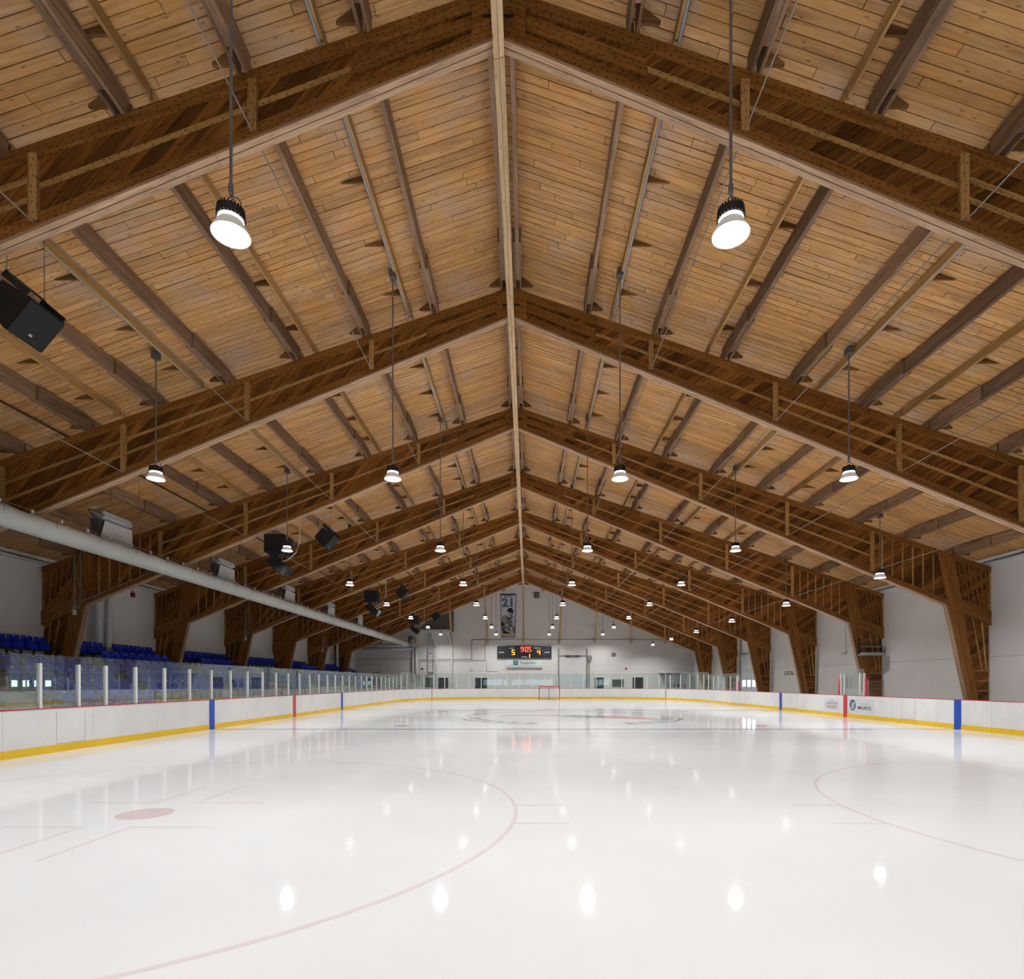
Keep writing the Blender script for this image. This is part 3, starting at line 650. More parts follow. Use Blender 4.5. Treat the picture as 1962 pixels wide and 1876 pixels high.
# ------------------------------------------------------------------ pendant lamps
LZ = 6.64
hm = MB().lathe([(0.0, 0.33), (0.06, 0.33), (0.10, 0.315), (0.135, 0.27), (0.142, 0.205), (0.142, 0.175), (0.10, 0.175)], 24)
for i in range(24):
    a = 2*PI*i/24; hm.bar((0.13*math.cos(a), 0.13*math.sin(a), 0.18), (0.118*math.cos(a), 0.118*math.sin(a), 0.30), 0.012, 0.05, (math.cos(a), math.sin(a), 0))
hm.lathe([(0.035, 0.33), (0.035, 0.35), (0.012, 0.36), (0.012, 0.37)], 10)
L_H = hm.mesh('housing', M['housing'])
L_C = MB().lathe([(0.134, 0.174), (0.138, 0.135)], 12).mesh('lens_ring', M['glow2'], True)
L_R = MB().lathe([(0.138, 0.135), (0.150, 0.11), (0.178, 0.06), (0.200, 0.015), (0.207, 0.0), (0.203, 0.0), (0.196, 0.015), (0.174, 0.06), (0.146, 0.11), (0.134, 0.135)], 28).mesh('reflector', M['skin'], True)
L_D = MB().add([(0.196*math.cos(a*PI/10), 0.196*math.sin(a*PI/10), 0.006) for a in range(20)], [tuple(range(20))]).mesh('lamp_mouth', M['glow'])
hk = MB(); hk.tube([(0.03*math.cos(a), 0, 0.40+0.03*math.sin(a)) for a in [PI*1.3*i/8-0.4 for i in range(9)]], 0.008, 6)
hk.tube([(0, 0, 0.43), (0, 0, 0.455), (0, 0, 0.47), (0, 0, 0.56), (0, 0, 0.60)], [0.01, 0.012, 0.028, 0.03, 0.012], 8)
hk.tube([(0.0, 0, 0.45), (0.07, 0.02, 0.43), (0.105, 0.02, 0.38), (0.11, 0.0, 0.31)], 0.007, 6)
L_K = hk.mesh('hook', M['cable'])
LIGHT = bpy.data.lights.new('bulb', 'AREA'); LIGHT.shape = 'DISK'; LIGHT.size = 0.39; LIGHT.energy = LAMP_WATT; LIGHT.spread = math.radians(149); LIGHT.color = (0.965, 0.985, 1.0)
def lamp(x, y, z, ztop, label):
    t = thing('pendant_lamp', label, 'lamp', (x, y, z), group='pendant lamps')
    for nm, me in (('housing', L_H), ('lens_ring', L_C), ('reflector', L_R), ('lamp_mouth', L_D), ('hook', L_K)): put(nm, me, t)
    lo = bpy.data.objects.new('bulb', LIGHT); COL.objects.link(lo); lo.parent = t; lo.location = (0, 0, -0.002)
    MB().tube([(0, 0, 0.58), (0, 0, ztop-z)], 0.017, 6).build('cable', M['cable'], t)
    MB().box(-0.07, 0.07, -0.09, 0.09, ztop-z-0.03, ztop-z+0.14).build('junction_box', M['box_d'], t)
    return t
ROWS = (('outer row over the seating side', -9.18, 6.35), ('inner row on the seating side', -3.33, 6.35), ('inner row on the bench side', 2.28, 6.35), ('outer row on the bench side', 7.93, 6.35))
for nm, x, y0 in ROWS:
    for j in range(-1, 8):  # each row starts with an unseen lamp, added to brighten the near ice
        lab = 'hanging bell lamp, %s lamp of the %s' % (ORD[j], nm) if j >= 0 else 'unseen bell lamp added to the %s, behind the camera' % nm
        lamp(x, y0+7.62*j, LZ, ZD(abs(x-XR))-0.25, lab)
for j in range(-1, 6):  # first lamp is out of view, added for its light
    lab = 'hanging bell lamp low along the bench wall, %s in view' % ORD[j] if j >= 0 else 'unseen bell lamp added low along the bench wall, outside the view'
    lamp(13.075, 21.0+7.62*j, 5.50, ZD(13.525)-0.50, lab)
for sg in (-1, 1):
    for i, u in enumerate((2.78, 8.55)):
        x = XR+sg*(u+0.055)
        tag(MB().tube([(0, 0, 0), (0, YF-3.4, 0)], 0.03, 8).build('electrical_conduit', M['steel'], None, True, (x, 3.0, ZD(u)-0.17)),
            'grey conduit under the deck feeding the %s lamp row, %s' % (('inner', 'outer')[i], 'seating side' if sg < 0 else 'bench side'), 'conduit')

# ------------------------------------------------------------------ fabric air duct on the seating side
DX, DZ, DR = -13.0, 5.78, 0.29
du = thing('air_duct', 'long pale fabric air duct hanging above the blue seats', 'air duct', (DX, 0, DZ))
vs = []; fs = []; n = 28; Y0, Y1, NS = -2.0, 60.2, 420
for i in range(NS+1):
    y = Y0+(Y1-Y0)*i/NS; ph = (y/0.93) % 1.0; sag = 0.085*math.sin(PI*ph)+0.012*math.sin(y*1.7)
    for k in range(n):
        a = 2*PI*k/n; c, s = math.cos(a), math.sin(a); top = max(0.0, s)**3
        vs.append((DR*c*(1+0.05*top*0), y, DR*s-sag*top))
    if i:
        for k in range(n): fs.append(((i-1)*n+k, (i-1)*n+(k+1) % n, i*n+(k+1) % n, i*n+k))
fs.append(tuple(range(n-1, -1, -1)))
MB().add(vs, fs).build('fabric_tube', M['duct'], du, True)
MB().tube([(0, Y0, DR+0.06), (0, Y1, DR+0.06)], 0.009, 6).build('track_cable', M['rod'], du)
cm = MB().box(-0.022, 0.022, -0.03, 0.03, DR-0.03, DR+0.085).mesh('clip', M['white'])
i = 0; y = 10.2
while y < 59: put('clip', cm, du, (0, y, 0)); y += 0.93
for k in range(1, 9):
    for f in (0.02, 0.5): 
        y = DK(k-1+f)
        if y < 59: MB().tube([(0, y, DR+0.03), (0, y, (ZB(12.55) if f < 0.1 else ZD(12.55)-0.1)-DZ)], 0.007, 5).build('hanger_wire', M['cable'], du)
sm = MB().tube([(DR*1.008*math.cos(a), 0.10*math.sin(a*2.2), DR*1.008*math.sin(a)) for a in [PI*(0.02+0.35*j/6) for j in range(7)]], 0.008, 5).mesh('seam', M['duct_seam'])
y = 10.6
while y < 50: put('seam', sm, du, (0, y, 0)); y += 1.55
el = MB(); el.tube([(0, Y1, 0), (0.12, Y1+0.4, 0), (0.32, Y1+0.95, 0)], DR*1.02, 20); el.tube([(0.36, Y1+1.0, -0.32), (0.40, Y1+1.05, 0.85)], 0.33, 20); el.build('elbow', M['steel'], du, True)

tag(MB().tube([(0, 0, 0), (0, YF-3.4, 0)], 0.024, 8).build('gas_pipe', M['black'], None, True, (XR-12.5, 3.0, ZD(12.5)-0.08)), 'black gas pipe under the deck over the heaters', 'pipe')
# heaters above the duct
for j, y in enumerate((18.5, 25.2, 31.9, 38.6, 45.3)):
    t = thing('radiant_heater', 'grey sheet metal heater above the fabric duct, %s counted from the camera' % ORD[j], 'heater', (-13.55, y, 6.80), group='heaters over the seats')
    MB().prism_x([(-0.62, 0.0), (0.62, 0.0), (0.62, 0.2), (-0.62, 0.2)], -0.17, 0.22).xform(Matrix.Rotation(-0.35, 4, 'Y')).build('heater_body', M['heater'], t)
    MB().box(-0.19, 0.24, -0.63, 0.63, 0.2, 0.225).xform(Matrix.Rotation(-0.35, 4, 'Y')).build('lid', M['heater_d'], t)
    MB().add([(0.18, -0.6, -0.05), (0.18, 0.62, -0.05), (0.12, -0.74, -0.66), (0.12, 0.74, -0.66), (0.16, 0.0, -0.3)], [(0, 2, 4), (0, 4, 1), (1, 4, 3), (2, 3, 4)]).build('skirt_panel', M['heater'], t)
    MB().box(-0.2, 0.05, -0.7, 0.7, -0.66, -0.02).build('back_panel', M['heater_d'], t)
    MB().tube([(0, -0.62, 0.1), (0, -0.85, 0.14), (0, -1.0, 0.17)], [0.14, 0.10, 0.05], 10).build('burner', M['heater_d'], t)
    MB().tube([(0, -1.0, 0.17), (0.15, -0.9, 0.3), (0.5, -0.75, 0.45), (0.5, -0.75, 1.25)], 0.016, 6).build('gas_pipe', M['conduit'], t)
    for yy in (-0.5, 0.5): MB().tube([(0, yy, 0.2), (0, yy, ZD(13.1)-6.82)], 0.006, 5).build('chain', M['cable'], t)

# ------------------------------------------------------------------ loudspeakers
def side_speaker(x, y, z, label):
    t = thing('loudspeaker', label, 'loudspeaker', (x, y, z), group='side loudspeakers')
    R = Matrix.Rotation(math.radians(40), 4, 'Y')
    MB().prism([(0.27, -0.33), (0.27, 0.33), (-0.27, 0.25), (-0.27, -0.25)], -0.33, 0.33).xform(R).build('cabinet', M['speaker'], t)
    MB().prism([(0.275, -0.325), (0.30, -0.30), (0.30, 0.30), (0.275, 0.325)], -0.325, 0.325).xform(R).build('grille', M['grille'], t)
    MB().box(0.301, 0.306, -0.03, 0.03, -0.20, -0.16).xform(R).build('badge', M['steel'], t)
    MB().box(-0.30, 0.22, -0.36, -0.338, 0.30, 0.40).box(-0.30, 0.22, 0.338, 0.36, 0.30, 0.40).box(-0.30, -0.24, -0.36, 0.36, 0.38, 0.42).xform(R).build('bracket', M['black'], t)
    ztop = ZD(abs(x-XR))-0.35-z
    for yy in (-0.35, 0.35): MB().tube([(0.05, yy, 0.40), (0.05, yy, ztop)], 0.006, 5).build('hanger_wire', M['cable'], t)
    return t
def cluster(x, y, z, label):
    t = thing('speaker_cluster', label, 'loudspeaker', (x, y, z), group='speaker clusters')
    MB().box(-0.38, 0.40, -0.42, 0.42, -0.36, 0.36).build('subwoofer', M['speaker'], t)
    MB().box(0.401, 0.42, -0.4, 0.4, -0.34, 0.34).build('grille', M['grille'], t)
    px, pz = -0.18, -0.60
    for i in range(5):
        a = math.radians(58-7*i)
        if i: px += 0.172*math.cos(a); pz -= 0.172*math.sin(a)
        mt = Matrix.Translation((px, 0, pz)) @ Matrix.Rotation(a, 4, 'Y')
        mb = MB().box(-0.082, 0.082, -0.30, 0.30, -0.20, 0.20).xform(mt); b = mb.build('array_box', M['speaker'], t)
        MB().box(-0.07, 0.07, -0.28, 0.28, 0.20, 0.212).xform(mt).build('grille', M['grille'], b)
        if i == 4: MB().box(0.083, 0.10, -0.29, 0.29, -0.19, 0.19).xform(mt).build('end_plate', M['grille'], b)
    for yy in (-0.3, 0.3):
        MB().tube([(0.0, yy, 0.95), (-0.36, yy*1.3, -0.38), (-0.24, yy, -0.56)], 0.013, 5).tube([(0.0, yy, 0.95), (0.43, yy*1.3, -0.38), (0.05, yy, -0.60)], 0.013, 5).build('chain', M['steel'], t)
        MB().tube([(0, yy, 0.95), (0, yy, ZD(abs(x-XR))-0.35-z)], 0.006, 5).build('hanger_wire', M['cable'], t)
    MB().tube([(0.95, -0.2, ZD(abs(x-XR))-0.6-z), (0.95, -0.2, 0.1), (0.8, -0.2, -0.35), (0.5, -0.2, -0.6), (0.1, -0.1, -0.7)], 0.014, 6).build('signal_cable', M['white'], t)
    return t
side_speaker(-8.38, 9.4, 7.72, 'large black loudspeaker hung under the deck before the first frame')
for (y, w) in ((22.9, 'third'), (36.7, 'fifth'), (50.2, 'seventh')):
    side_speaker(-8.15, y, 7.45, 'tilted black loudspeaker hanging alone just behind the %s frame' % w)
    cluster(-10.1, y, 7.17, 'black subwoofer with curved speaker array, behind the %s frame' % w)

# ------------------------------------------------------------------ stands and seats
RX = [-14.4, -15.2, -16.0, -16.8, -17.6, -18.4]
RZ = [0.5, 0.9, 1.3, 1.7, 2.1, 2.5]
st = thing('grandstand', 'stepped concrete grandstand rising to the side wall', 'grandstand', (-14, 0, 0))
for r in range(6):
    x1 = RX[r]+0.45; x0 = RX[r]-0.35 if r < 5 else XL+0.02
    runs = [(6.0, 58.5)] if r < 4 else [(max(6.0, DK(k)+0.19), min(58.5, DK(k+1)-0.19)) for k in range(-1, 8)]
    for ya, yb in runs: MB().box(x0+14, x1+14, ya, yb, -0.06, RZ[r]).build('step', M['concrete'], st)
for yc in (16.95, 22.2, 28.7, 35.5, 42.2, 48.9):
    for r in range(5):
        MB().box(RX[r]+0.45-0.8+14+0.0, RX[r]-0.35+14+0.34, yc-0.45, yc+0.45, RZ[r], RZ[r]+0.2).build('stair_block', M['concrete'], st)
def seat_meshes():
    # seat faces +x; origin on the tread under the back
    b = MB(); n = 6
    prof = [(-0.02, 0.40), (-0.045, 0.52), (-0.085, 0.68), (-0.12, 0.80), (-0.125, 0.85)]
    vs = []; fs = []
    for t in (0, 0.035):
        for (x, z) in prof:
            for k in range(n+1):
                s = -1+2*k/n; wd = 0.245 if z < 0.8 else 0.225
                vs.append((x-t+0.035*s*s, s*wd, z))
    m = len(prof)*(n+1)
    for i in range(len(prof)-1):
        for k in range(n):
            a = i*(n+1)+k; fs += [(a, a+1, a+n+2, a+n+1), (m+a, m+a+n+1, m+a+n+2, m+a+1)]
    for k in range(n): a = (len(prof)-1)*(n+1)+k; fs += [(a, a+1, m+a+1, m+a), (k, m+k, m+k+1, k+1)]
    for i in range(len(prof)-1):
        a = i*(n+1); fs += [(a, a+n+1, m+a+n+1, m+a), (a+n, m+a+n, m+a+2*n+1, a+2*n+1)]
    b.add(vs, fs)
    pan = MB().prism([(0.03, 0.36), (0.10, 0.35), (0.135, 0.42), (0.075, 0.66), (0.04, 0.67), (0.05, 0.44)], -0.225, 0.225)
    arm = MB().tube([(-0.06, 0.265, 0.40), (-0.05, 0.265, 0.62), (0.10, 0.265, 0.635), (0.24, 0.265, 0.62), (0.30, 0.265, 0.56), (0.28, 0.265, 0.40), (0.18, 0.265, 0.33), (0.0, 0.265, 0.33)], 0.016, 6)
    brk = MB().box(-0.03, 0.05, -0.27, 0.27, 0.30, 0.36).box(-0.09, 0.0, 0.235, 0.265, 0.0, 0.34)
    pl = MB().box(-0.088, -0.080, -0.03, 0.03, 0.795, 0.825)
    return (('backrest', b.mesh('backrest', M['seat'], True)), ('seat_pan', pan.mesh('seat_pan', M['seat'])), ('armrest', arm.mesh('armrest', M['black'])), ('bracket', brk.mesh('bracket', M['black'])), ('number_plate', pl.mesh('number_plate', M['white'])), b, pan, arm, brk)
*SM, b_, pan_, arm_, brk_ = seat_meshes()
fm = MB(); fm.add(b_.v, b_.f).add(pan_.v, pan_.f); nb = len(fm.f); fm.add(arm_.v, arm_.f).add(brk_.v, brk_.f)
FAR = fm.mesh('stadium_seat', [M['seat'], M['black']])
for i, p in enumerate(FAR.polygons): p.material_index = 0 if i < nb else 1
# blocks: (row, first y, last y, name of the block)
BL = [(1, 17.75, 21.4, 'a'), (2, 17.75, 21.4, 'a'), (3, 17.75, 21.4, 'a'), (4, 17.75, 21.4, 'a'), (6, 19.3, 21.3, 'a'),
      (2, 23.0, 27.8, 'b'), (3, 23.0, 27.8, 'b'), (4, 23.0, 27.8, 'b'), (5, 23.8, 27.4, 'b'), (6, 23.3, 24.2, 'b'), (6, 25.5, 27.5, 'b2'),
      (2, 29.7, 33.0, 'c'), (3, 29.7, 34.6, 'c'), (4, 29.7, 34.6, 'c'), (5, 31.0, 33.8, 'c'), (6, 30.7, 34.4, 'c'),
      (2, 36.4, 38.8, 'd'), (3, 36.4, 41.3, 'd'), (4, 36.4, 41.3, 'd'), (6, 37.2, 41.0, 'd'),
      (3, 43.1, 48.0, 'e'), (4, 43.1, 48.0, 'e'), (5, 44.8, 47.8, 'e'), (6, 44.3, 47.3, 'e'),
      (2, 50.5, 53.2, 'f'), (3, 49.8, 54.7, 'f'), (4, 49.8, 54.7, 'f'), (6, 51.4, 55.0, 'f'),
      (3, 56.5, 57.6, 'g'), (4, 56.5, 58.2, 'g'), (5, 57.0, 58.2, 'g'), (6, 57.2, 58.3, 'g')]
BN = {'a': 'before the third frame', 'b': 'between third and fourth frames', 'b2': 'beyond the white pipes', 'c': 'between fourth and fifth frames',
      'd': 'between fifth and sixth frames', 'e': 'between sixth and seventh frames', 'f': 'between seventh and eighth frames', 'g': 'beyond the last frame'}
for row, y0, y1, bk in BL:
    ns = int(round((y1-y0)/0.55))+1
    for i in range(ns):
        y = y0+i*0.55
        lab = 'blue folding seat, %s row, %s from the near end, %s' % (ORD[row-1], ORD[i], BN[bk])
        loc = (RX[row-1]-0.06, y, RZ[row-1])
        if bk in ('a', 'b', 'b2', 'c'):
            t = thing('stadium_seat', lab, 'seat', loc, group='blue grandstand seats')
            for nm, me in SM: put(nm, me, t)
        else: tag(put('stadium_seat', FAR, None, loc), lab, 'seat', 'blue grandstand seats')
# stair guard rail
gr = thing('stair_railing', 'black stair railing with cable infill among the nearer blue seats', 'railing', (-16.2, 17.42, 0))
def rail_z(x): return 2.76+(-16.2-x)*0.482
for dz, nm in ((0.0, 'top_rail'), (-0.42, 'mid_rail'), (-0.85, 'bottom_rail')):
    MB().tube([(-2.2, 0, rail_z(-18.4)+dz), (3.2, 0, rail_z(-13.0)+dz)], 0.024, 8).build(nm, M['black'], gr)
for x in (-17.4, -15.6, -14.65, -13.2): MB().box(x+16.2-0.025, x+16.2+0.025, -0.025, 0.025, rail_z(x)-1.15, rail_z(x)).build('rail_post', M['black'], gr)
for i in range(7): MB().tube([(0.6, 0, rail_z(-15.6)-0.06-0.055*i), (1.55, 0, rail_z(-14.65)-0.06-0.055*i)], 0.005, 5).build('infill_cable', M['steel'], gr)
gr = thing('stair_railing', 'black stair railing at the far end of the stands', 'railing', (-15.0, 58.9, 0))
for dz, nm in ((0.0, 'top_rail'), (-0.35, 'mid_rail'), (-0.7, 'bottom_rail')):
    MB().tube([(-1.0, 0, 2.65+dz), (-0.6, 0, 2.65+dz), (2.4, 0, 1.2+dz), (2.7, 0, 1.2+dz)], 0.03, 8).build(nm, M['black'], gr)
for x, z in ((-1.0, 2.65), (-0.3, 2.5), (0.6, 2.07), (1.5, 1.63), (2.4, 1.2)): MB().box(x-0.025, x+0.025, -0.025, 0.025, -0.06, z).build('rail_post', M['black'], gr)
# white wrapped riser pipes on the seating wall
for i, (x, y) in enumerate(((-18.78, 24.72), (-18.72, 25.25))):
    tag(MB().lathe([(0.14, 0), (0.14, 3.95)], 18, (0, 0, 0), True).build('riser_pipe', M['pipe_w'], None, True, (x, y, 2.5)),
        ('white wrapped riser pipe beside two seats behind the third frame', 'white wrapped riser pipe before the four seats on the top row')[i], 'pipe')
tag(MB().lathe([(0.12, 0), (0.12, 3.9)], 16, (0, 0, 0), True).build('riser_pipe', M['pipe_w'], None, True, (-18.5, 55.0, 2.5)), 'white riser pipe on the seating wall beside the eighth frame', 'pipe')
# electrical boxes and conduit on frame legs
for k, w in ((2, 'third'), (4, 'fifth'), (6, 'seventh')):
    y = DK(k)-0.145; t = thing('switch_box', 'small grey switch box with conduits on the %s frame leg' % w, 'switch box', (XR-17.28, y, 4.35))
    MB().box(-0.06, 0.06, -0.03, 0.02, 0.15, 0.30).build('junction_box', M['conduit'], t)
    MB().box(-0.06, 0.06, -0.03, 0.02, -0.08, 0.12).build('switch_plate', M['white'], t)
    MB().tube([(0, 0, 0.3), (0, 0, 2.35), (-0.06, 0, 2.47), (-0.2, 0, 2.52)], 0.017, 6).build('conduit', M['steel'], t)
    MB().tube([(0.08, 0, 0.25), (0.08, 0, 0.45), (0.22, 0, 0.62), (0.22, 0, 2.4)], 0.014, 6).build('conduit', M['steel'], t)
    MB().tube([(0.06, 0.0, 0.18), (0.16, 0.0, 0.2), (0.22, 0.0, 0.42), (0.34, 0, 0.5), (3.4, 0, 1.76)], 0.014, 6).build('conduit', M['steel'], t)
a = thing('alarm_horn', 'red fire alarm box high on the seating side wall', 'alarm', (XL+0.06, 27.3, 5.85)); MB().box(-0.05, 0.05, -0.08, 0.08, -0.1, 0.1).build('body', M['red'], a); MB().tube([(0, 0, 0.1), (0, 0, 0.5)], 0.01, 6).build('conduit', M['steel'], a)
a = thing('alarm_horn', 'red fire alarm box on the bench side wall above LOCAL', 'alarm', (XRT-0.06, 37.4, 3.05)); MB().box(-0.05, 0.05, -0.08, 0.08, -0.1, 0.1).build('body', M['red'], a); MB().tube([(0, 0, 0.1), (0, 0, 0.3)], 0.01, 6).build('conduit', M['steel'], a)

# ------------------------------------------------------------------ bench side wall
lt = empty('wall_lettering', (XRT-0.01, 39.35, 2.27)); tag(lt, 'black LOCAL lettering on the bench side wall', 'lettering')
text('LOCAL', 0.40, M['letter'], lt, Matrix.Rotation(-PI/2, 4, 'Z') @ Matrix.Rotation(PI/2, 4, 'X'), bold=0.008, extrude=0.003, xs=1.15)
dr = MB().box(XRT-0.05, XRT+0.0, 43.6, 48.1, -0.05, 3.9).build('door_1', M['door_w']); struct(dr, 'white overhead door with small daylight panes in the bench side wall')
for j in range(7): MB().box(XRT-0.056, XRT-0.05, 43.6, 48.1, 0.55*j-0.04, 0.55*j-0.028).build('panel_joint', M['p_lite'], dr)
for y in (44.3, 45.35, 46.4, 47.45): 
    p = MB().box(XRT-0.062, XRT-0.05, y-0.28, y+0.28, 1.30, 1.80).build('door_pane', M['winglow'], dr)
for y in (44.8, 45.9, 46.95):
    for z in (0.6, 1.15, 2.0, 2.6, 3.2): MB().box(XRT-0.07, XRT-0.05, y-0.03, y+0.03, z-0.04, z+0.04).build('hinge', M['black'], dr)
MB().box(XRT-0.14, XRT-0.05, 48.1, 48.22, 0, 5.8).build('door_track', M['steel'], dr)
MB().box(XRT-0.14, XRT-0.05, 43.6, 48.1, 3.95, 4.02).build('door_track', M['steel'], dr)
sh = thing('folding_shelf', 'grey metal folding shelf fixed to the fourth frame leg', 'shelf', (XR+17.75, DK(3)-0.19, 3.0))
MB().box(-0.42, 0.72, -0.05, 0.05, 0.42, 0.48).build('top_bar', M['steel'], sh); MB().prism_x([(0, 0), (-0.35, 0.12), (-0.35, 0.14), (0, 0.02)], -0.5, 0.72).build('shelf_board', M['heater'], sh)
for x in (-0.45, 0.68): MB().box(x, x+0.05, -0.06, 0.05, 0.02, 0.9 if x < 0 else 0.5).build('side_arm', M['black'], sh)
MB().tube([(-0.2, -0.1, 0.9), (0.4, -0.1, 0.5)], 0.008, 5).build('cable', M['cable'], sh)
cb = thing('pull_cord', 'thin cord with a hook hanging before the bench side wall', 'cord', (16.3, DK(3), 3.1))
MB().tube([(0, 0, 0), (0.02, 0, 0.6), (0.0, 0, 1.6)], 0.012, 5).build('cord', M['cable'], cb); MB().tube([(-0.22, 0, 0.03), (0, 0, -0.02), (0.06, 0, 0.06), (0.06, 0, 0.12)], 0.02, 6).build('hook', M['cable'], cb)

# ------------------------------------------------------------------ gable wall: scoreboard, sign, banner
SEG = {'0': 'abcdef', '1': 'bc', '4': 'fgbc', '5': 'afgcd', '9': 'abcdfg'}
def digit(ch, x, z, w, h, t, m, parent, y):
    S = {'a': (x, x+w, z+h-t, z+h), 'd': (x, x+w, z, z+t), 'g': (x, x+w, z+h/2-t/2, z+h/2+t/2), 'f': (x, x+t, z+h/2, z+h), 'b': (x+w-t, x+w, z+h/2, z+h), 'e': (x, x+t, z, z+h/2), 'c': (x+w-t, x+w, z, z+h/2)}
    mb = MB()
    for s in SEG[ch]: a = S[s]; mb.box(a[0], a[1], y-0.012, y, a[2], a[3])
    return mb.build('digit', m, parent)
x0, z1 = wallpt(952.7, 1238.3); x1, z0 = wallpt(1056.5, 1261.6)
sb = thing('scoreboard', 'dark electronic scoreboard with red clock reading 9:05', 'scoreboard', ((x0+x1)/2, YF-0.22, (z0+z1)/2)); W, H = (x1-x0), (z1-z0)
MB().box(-W/2, W/2, 0, 0.22, -H/2, H/2).build('case', M['score'], sb)
for q in (-1, 1): MB().box(q*W*0.42-W*0.078, q*W*0.42+W*0.078, -0.012, 0, -H*0.46, H*0.28).build('penalty_panel', M['score_p'], sb)
MB().box(-0.62, 0.72, -0.008, 0, 0.0, H*0.47).build('clock_panel', M['score_p'], sb)
def spx(cx, cy): return ((940+cx/15.09)-(952.7+1056.5)/2)*YF/F_PX, (((1238.3+1261.6)/2)-(1230+cy/15.09))*YF/F_PX
for ch, cx in (('9', 872), ('0', 998), ('5', 1098)):
    x, z = spx(cx, 290); digit(ch, x, z, 0.30, 0.56, 0.075, M['led_r'], sb, -0.012)
x, z = spx(968, 250)
for dz in (0.0, 0.22): MB().box(x-0.01, x+0.06, -0.022, -0.012, z+dz, z+dz+0.07).build('colon_dot', M['led_r'], sb)
for ch, cx, cy, w, h in (('5', 612, 380, 0.34, 0.57), ('4', 1345, 372, 0.34, 0.52)):
    x, z = spx(cx, cy); digit(ch, x, z, w, h, 0.085, M['led_o'], sb, -0.002)
x, z = spx(1118, 462); MB().box(x, x+0.09, -0.014, -0.002, z, z+0.42).build('digit', M['led_o'], sb)
for s, cx, cy, sz, nm in (('Local', 605, 180, 0.24, 0), ('Visiteurs', 1345, 180, 0.22, 0), ('p\u00e9riode', 975, 435, 0.19, 0), ('p\u00e9nalit\u00e9', 315, 303, 0.17, 0), ('p\u00e9nalit\u00e9', 1630, 303, 0.17, 0)):
    x, z = spx(cx, cy); text(s, sz, M['print_w'], sb, face_cam(x, -0.016, z), bold=0.006)
x0, z1 = wallpt(970.3, 1264.5); x1, z0 = wallpt(1039.2, 1276.2)
sg_ = thing('wall_sign', 'white box sign reading Desjardins with green emblem', 'sign', ((x0+x1)/2, YF-0.25, (z0+z1)/2)); W, H = x1-x0, z1-z0
MB().box(-W/2, W/2, 0, 0.25, -H/2, H/2).build('case', M['trim'], sg_); MB().box(-W/2+0.02, W/2-0.02, -0.008, 0, -H/2+0.02, H/2-0.02).build('face', M['sign'], sg_)
MB().box(-W/2, W/2, 0.02, 0.25, -H/2-0.16, -H/2-0.003).build('lower_case', M['trim'], sg_)
em = MB().box(-1.22, -0.70, -0.014, -0.008, -0.25, 0.27).build('emblem', M['green'], sg_)
for r in (0.10, 0.17): 
    mb = MB(); pts = [(-0.96+r*math.cos(PI/6+i*PI/3), -0.016, 0.01+r*math.sin(PI/6+i*PI/3)) for i in range(7)]; mb.tube(pts, 0.012, 4).build('emblem_line', M['sign'], sg_)
text('Desjardins', 0.40, M['green'], sg_, face_cam(0.40, -0.01, 0.0), bold=0.002)
# banner
x0, z1 = wallpt(958.8, 1139.5); x1, z0 = wallpt(988.6, 1227.4)
bn = thing('hanging_banner', 'tall pale banner with blue number 21 and grey hockey player', 'banner', ((x0+x1)/2, YF-0.10, z0)); W, H = x1-x0, z1-z0
def bx(cx): return (cx-415)/17.86*YF/F_PX
def bz(cy): return H-(cy-170)/17.86*YF/F_PX
def bp(pts, m, y, nm='print'): MB().prism([(bx(a), bz(b)) for a, b in pts], y, y+0.003).build(nm, m, bn)
bp([(150, 175), (685, 175), (650, 1735), (185, 1735)], M['banner'], 0.0, 'cloth')
bp([(150, 175), (685, 175), (684, 195), (151, 195)], M['navy'], -0.006, 'hem'); bp([(150, 175), (168, 175), (195, 1625), (182, 1625)], M['navy'], -0.005, 'hem'); bp([(668, 175), (685, 175), (655, 1625), (643, 1625)], M['navy'], -0.005, 'hem')
bp([(190, 1522), (657, 1522), (655, 1608), (190, 1608)], M['p_tan'], -0.005); bp([(188, 1608), (656, 1608), (656, 1626), (188, 1626)], M['navy'], -0.006)
MB().tube([(-W/2-0.02, 0, H+0.01), (W/2+0.02, 0, H+0.01)], 0.03, 8).build('top_pole', M['navy'], bn)
for q in (-0.6, 0.6): MB().tube([(q, 0, H), (q, 0.04, H+0.25)], 0.01, 5).build('hanging_cord', M['cable'], bn)
text('BRI\u00c8RE', 0.30, M['navy'], bn, face_cam(bx(415), -0.008, bz(240)), bold=0.003)
text('21', 1.26, M['navy'], bn, face_cam(bx(415), -0.006, bz(462)), bold=0.05, xs=1.12); text('21', 1.26, M['p_blue'], bn, face_cam(bx(415), -0.012, bz(462)), bold=0.012, xs=1.12)
text('2003-2015', 0.20, M['p_blue'], bn, face_cam(bx(412), -0.006, bz(1690)), bold=0.008)
for cx in (238, 585): bp([(cx-18, 1662), (cx+18, 1662), (cx+14, 1695), (cx, 1712), (cx-14, 1695)], M['p_blue'], -0.006)
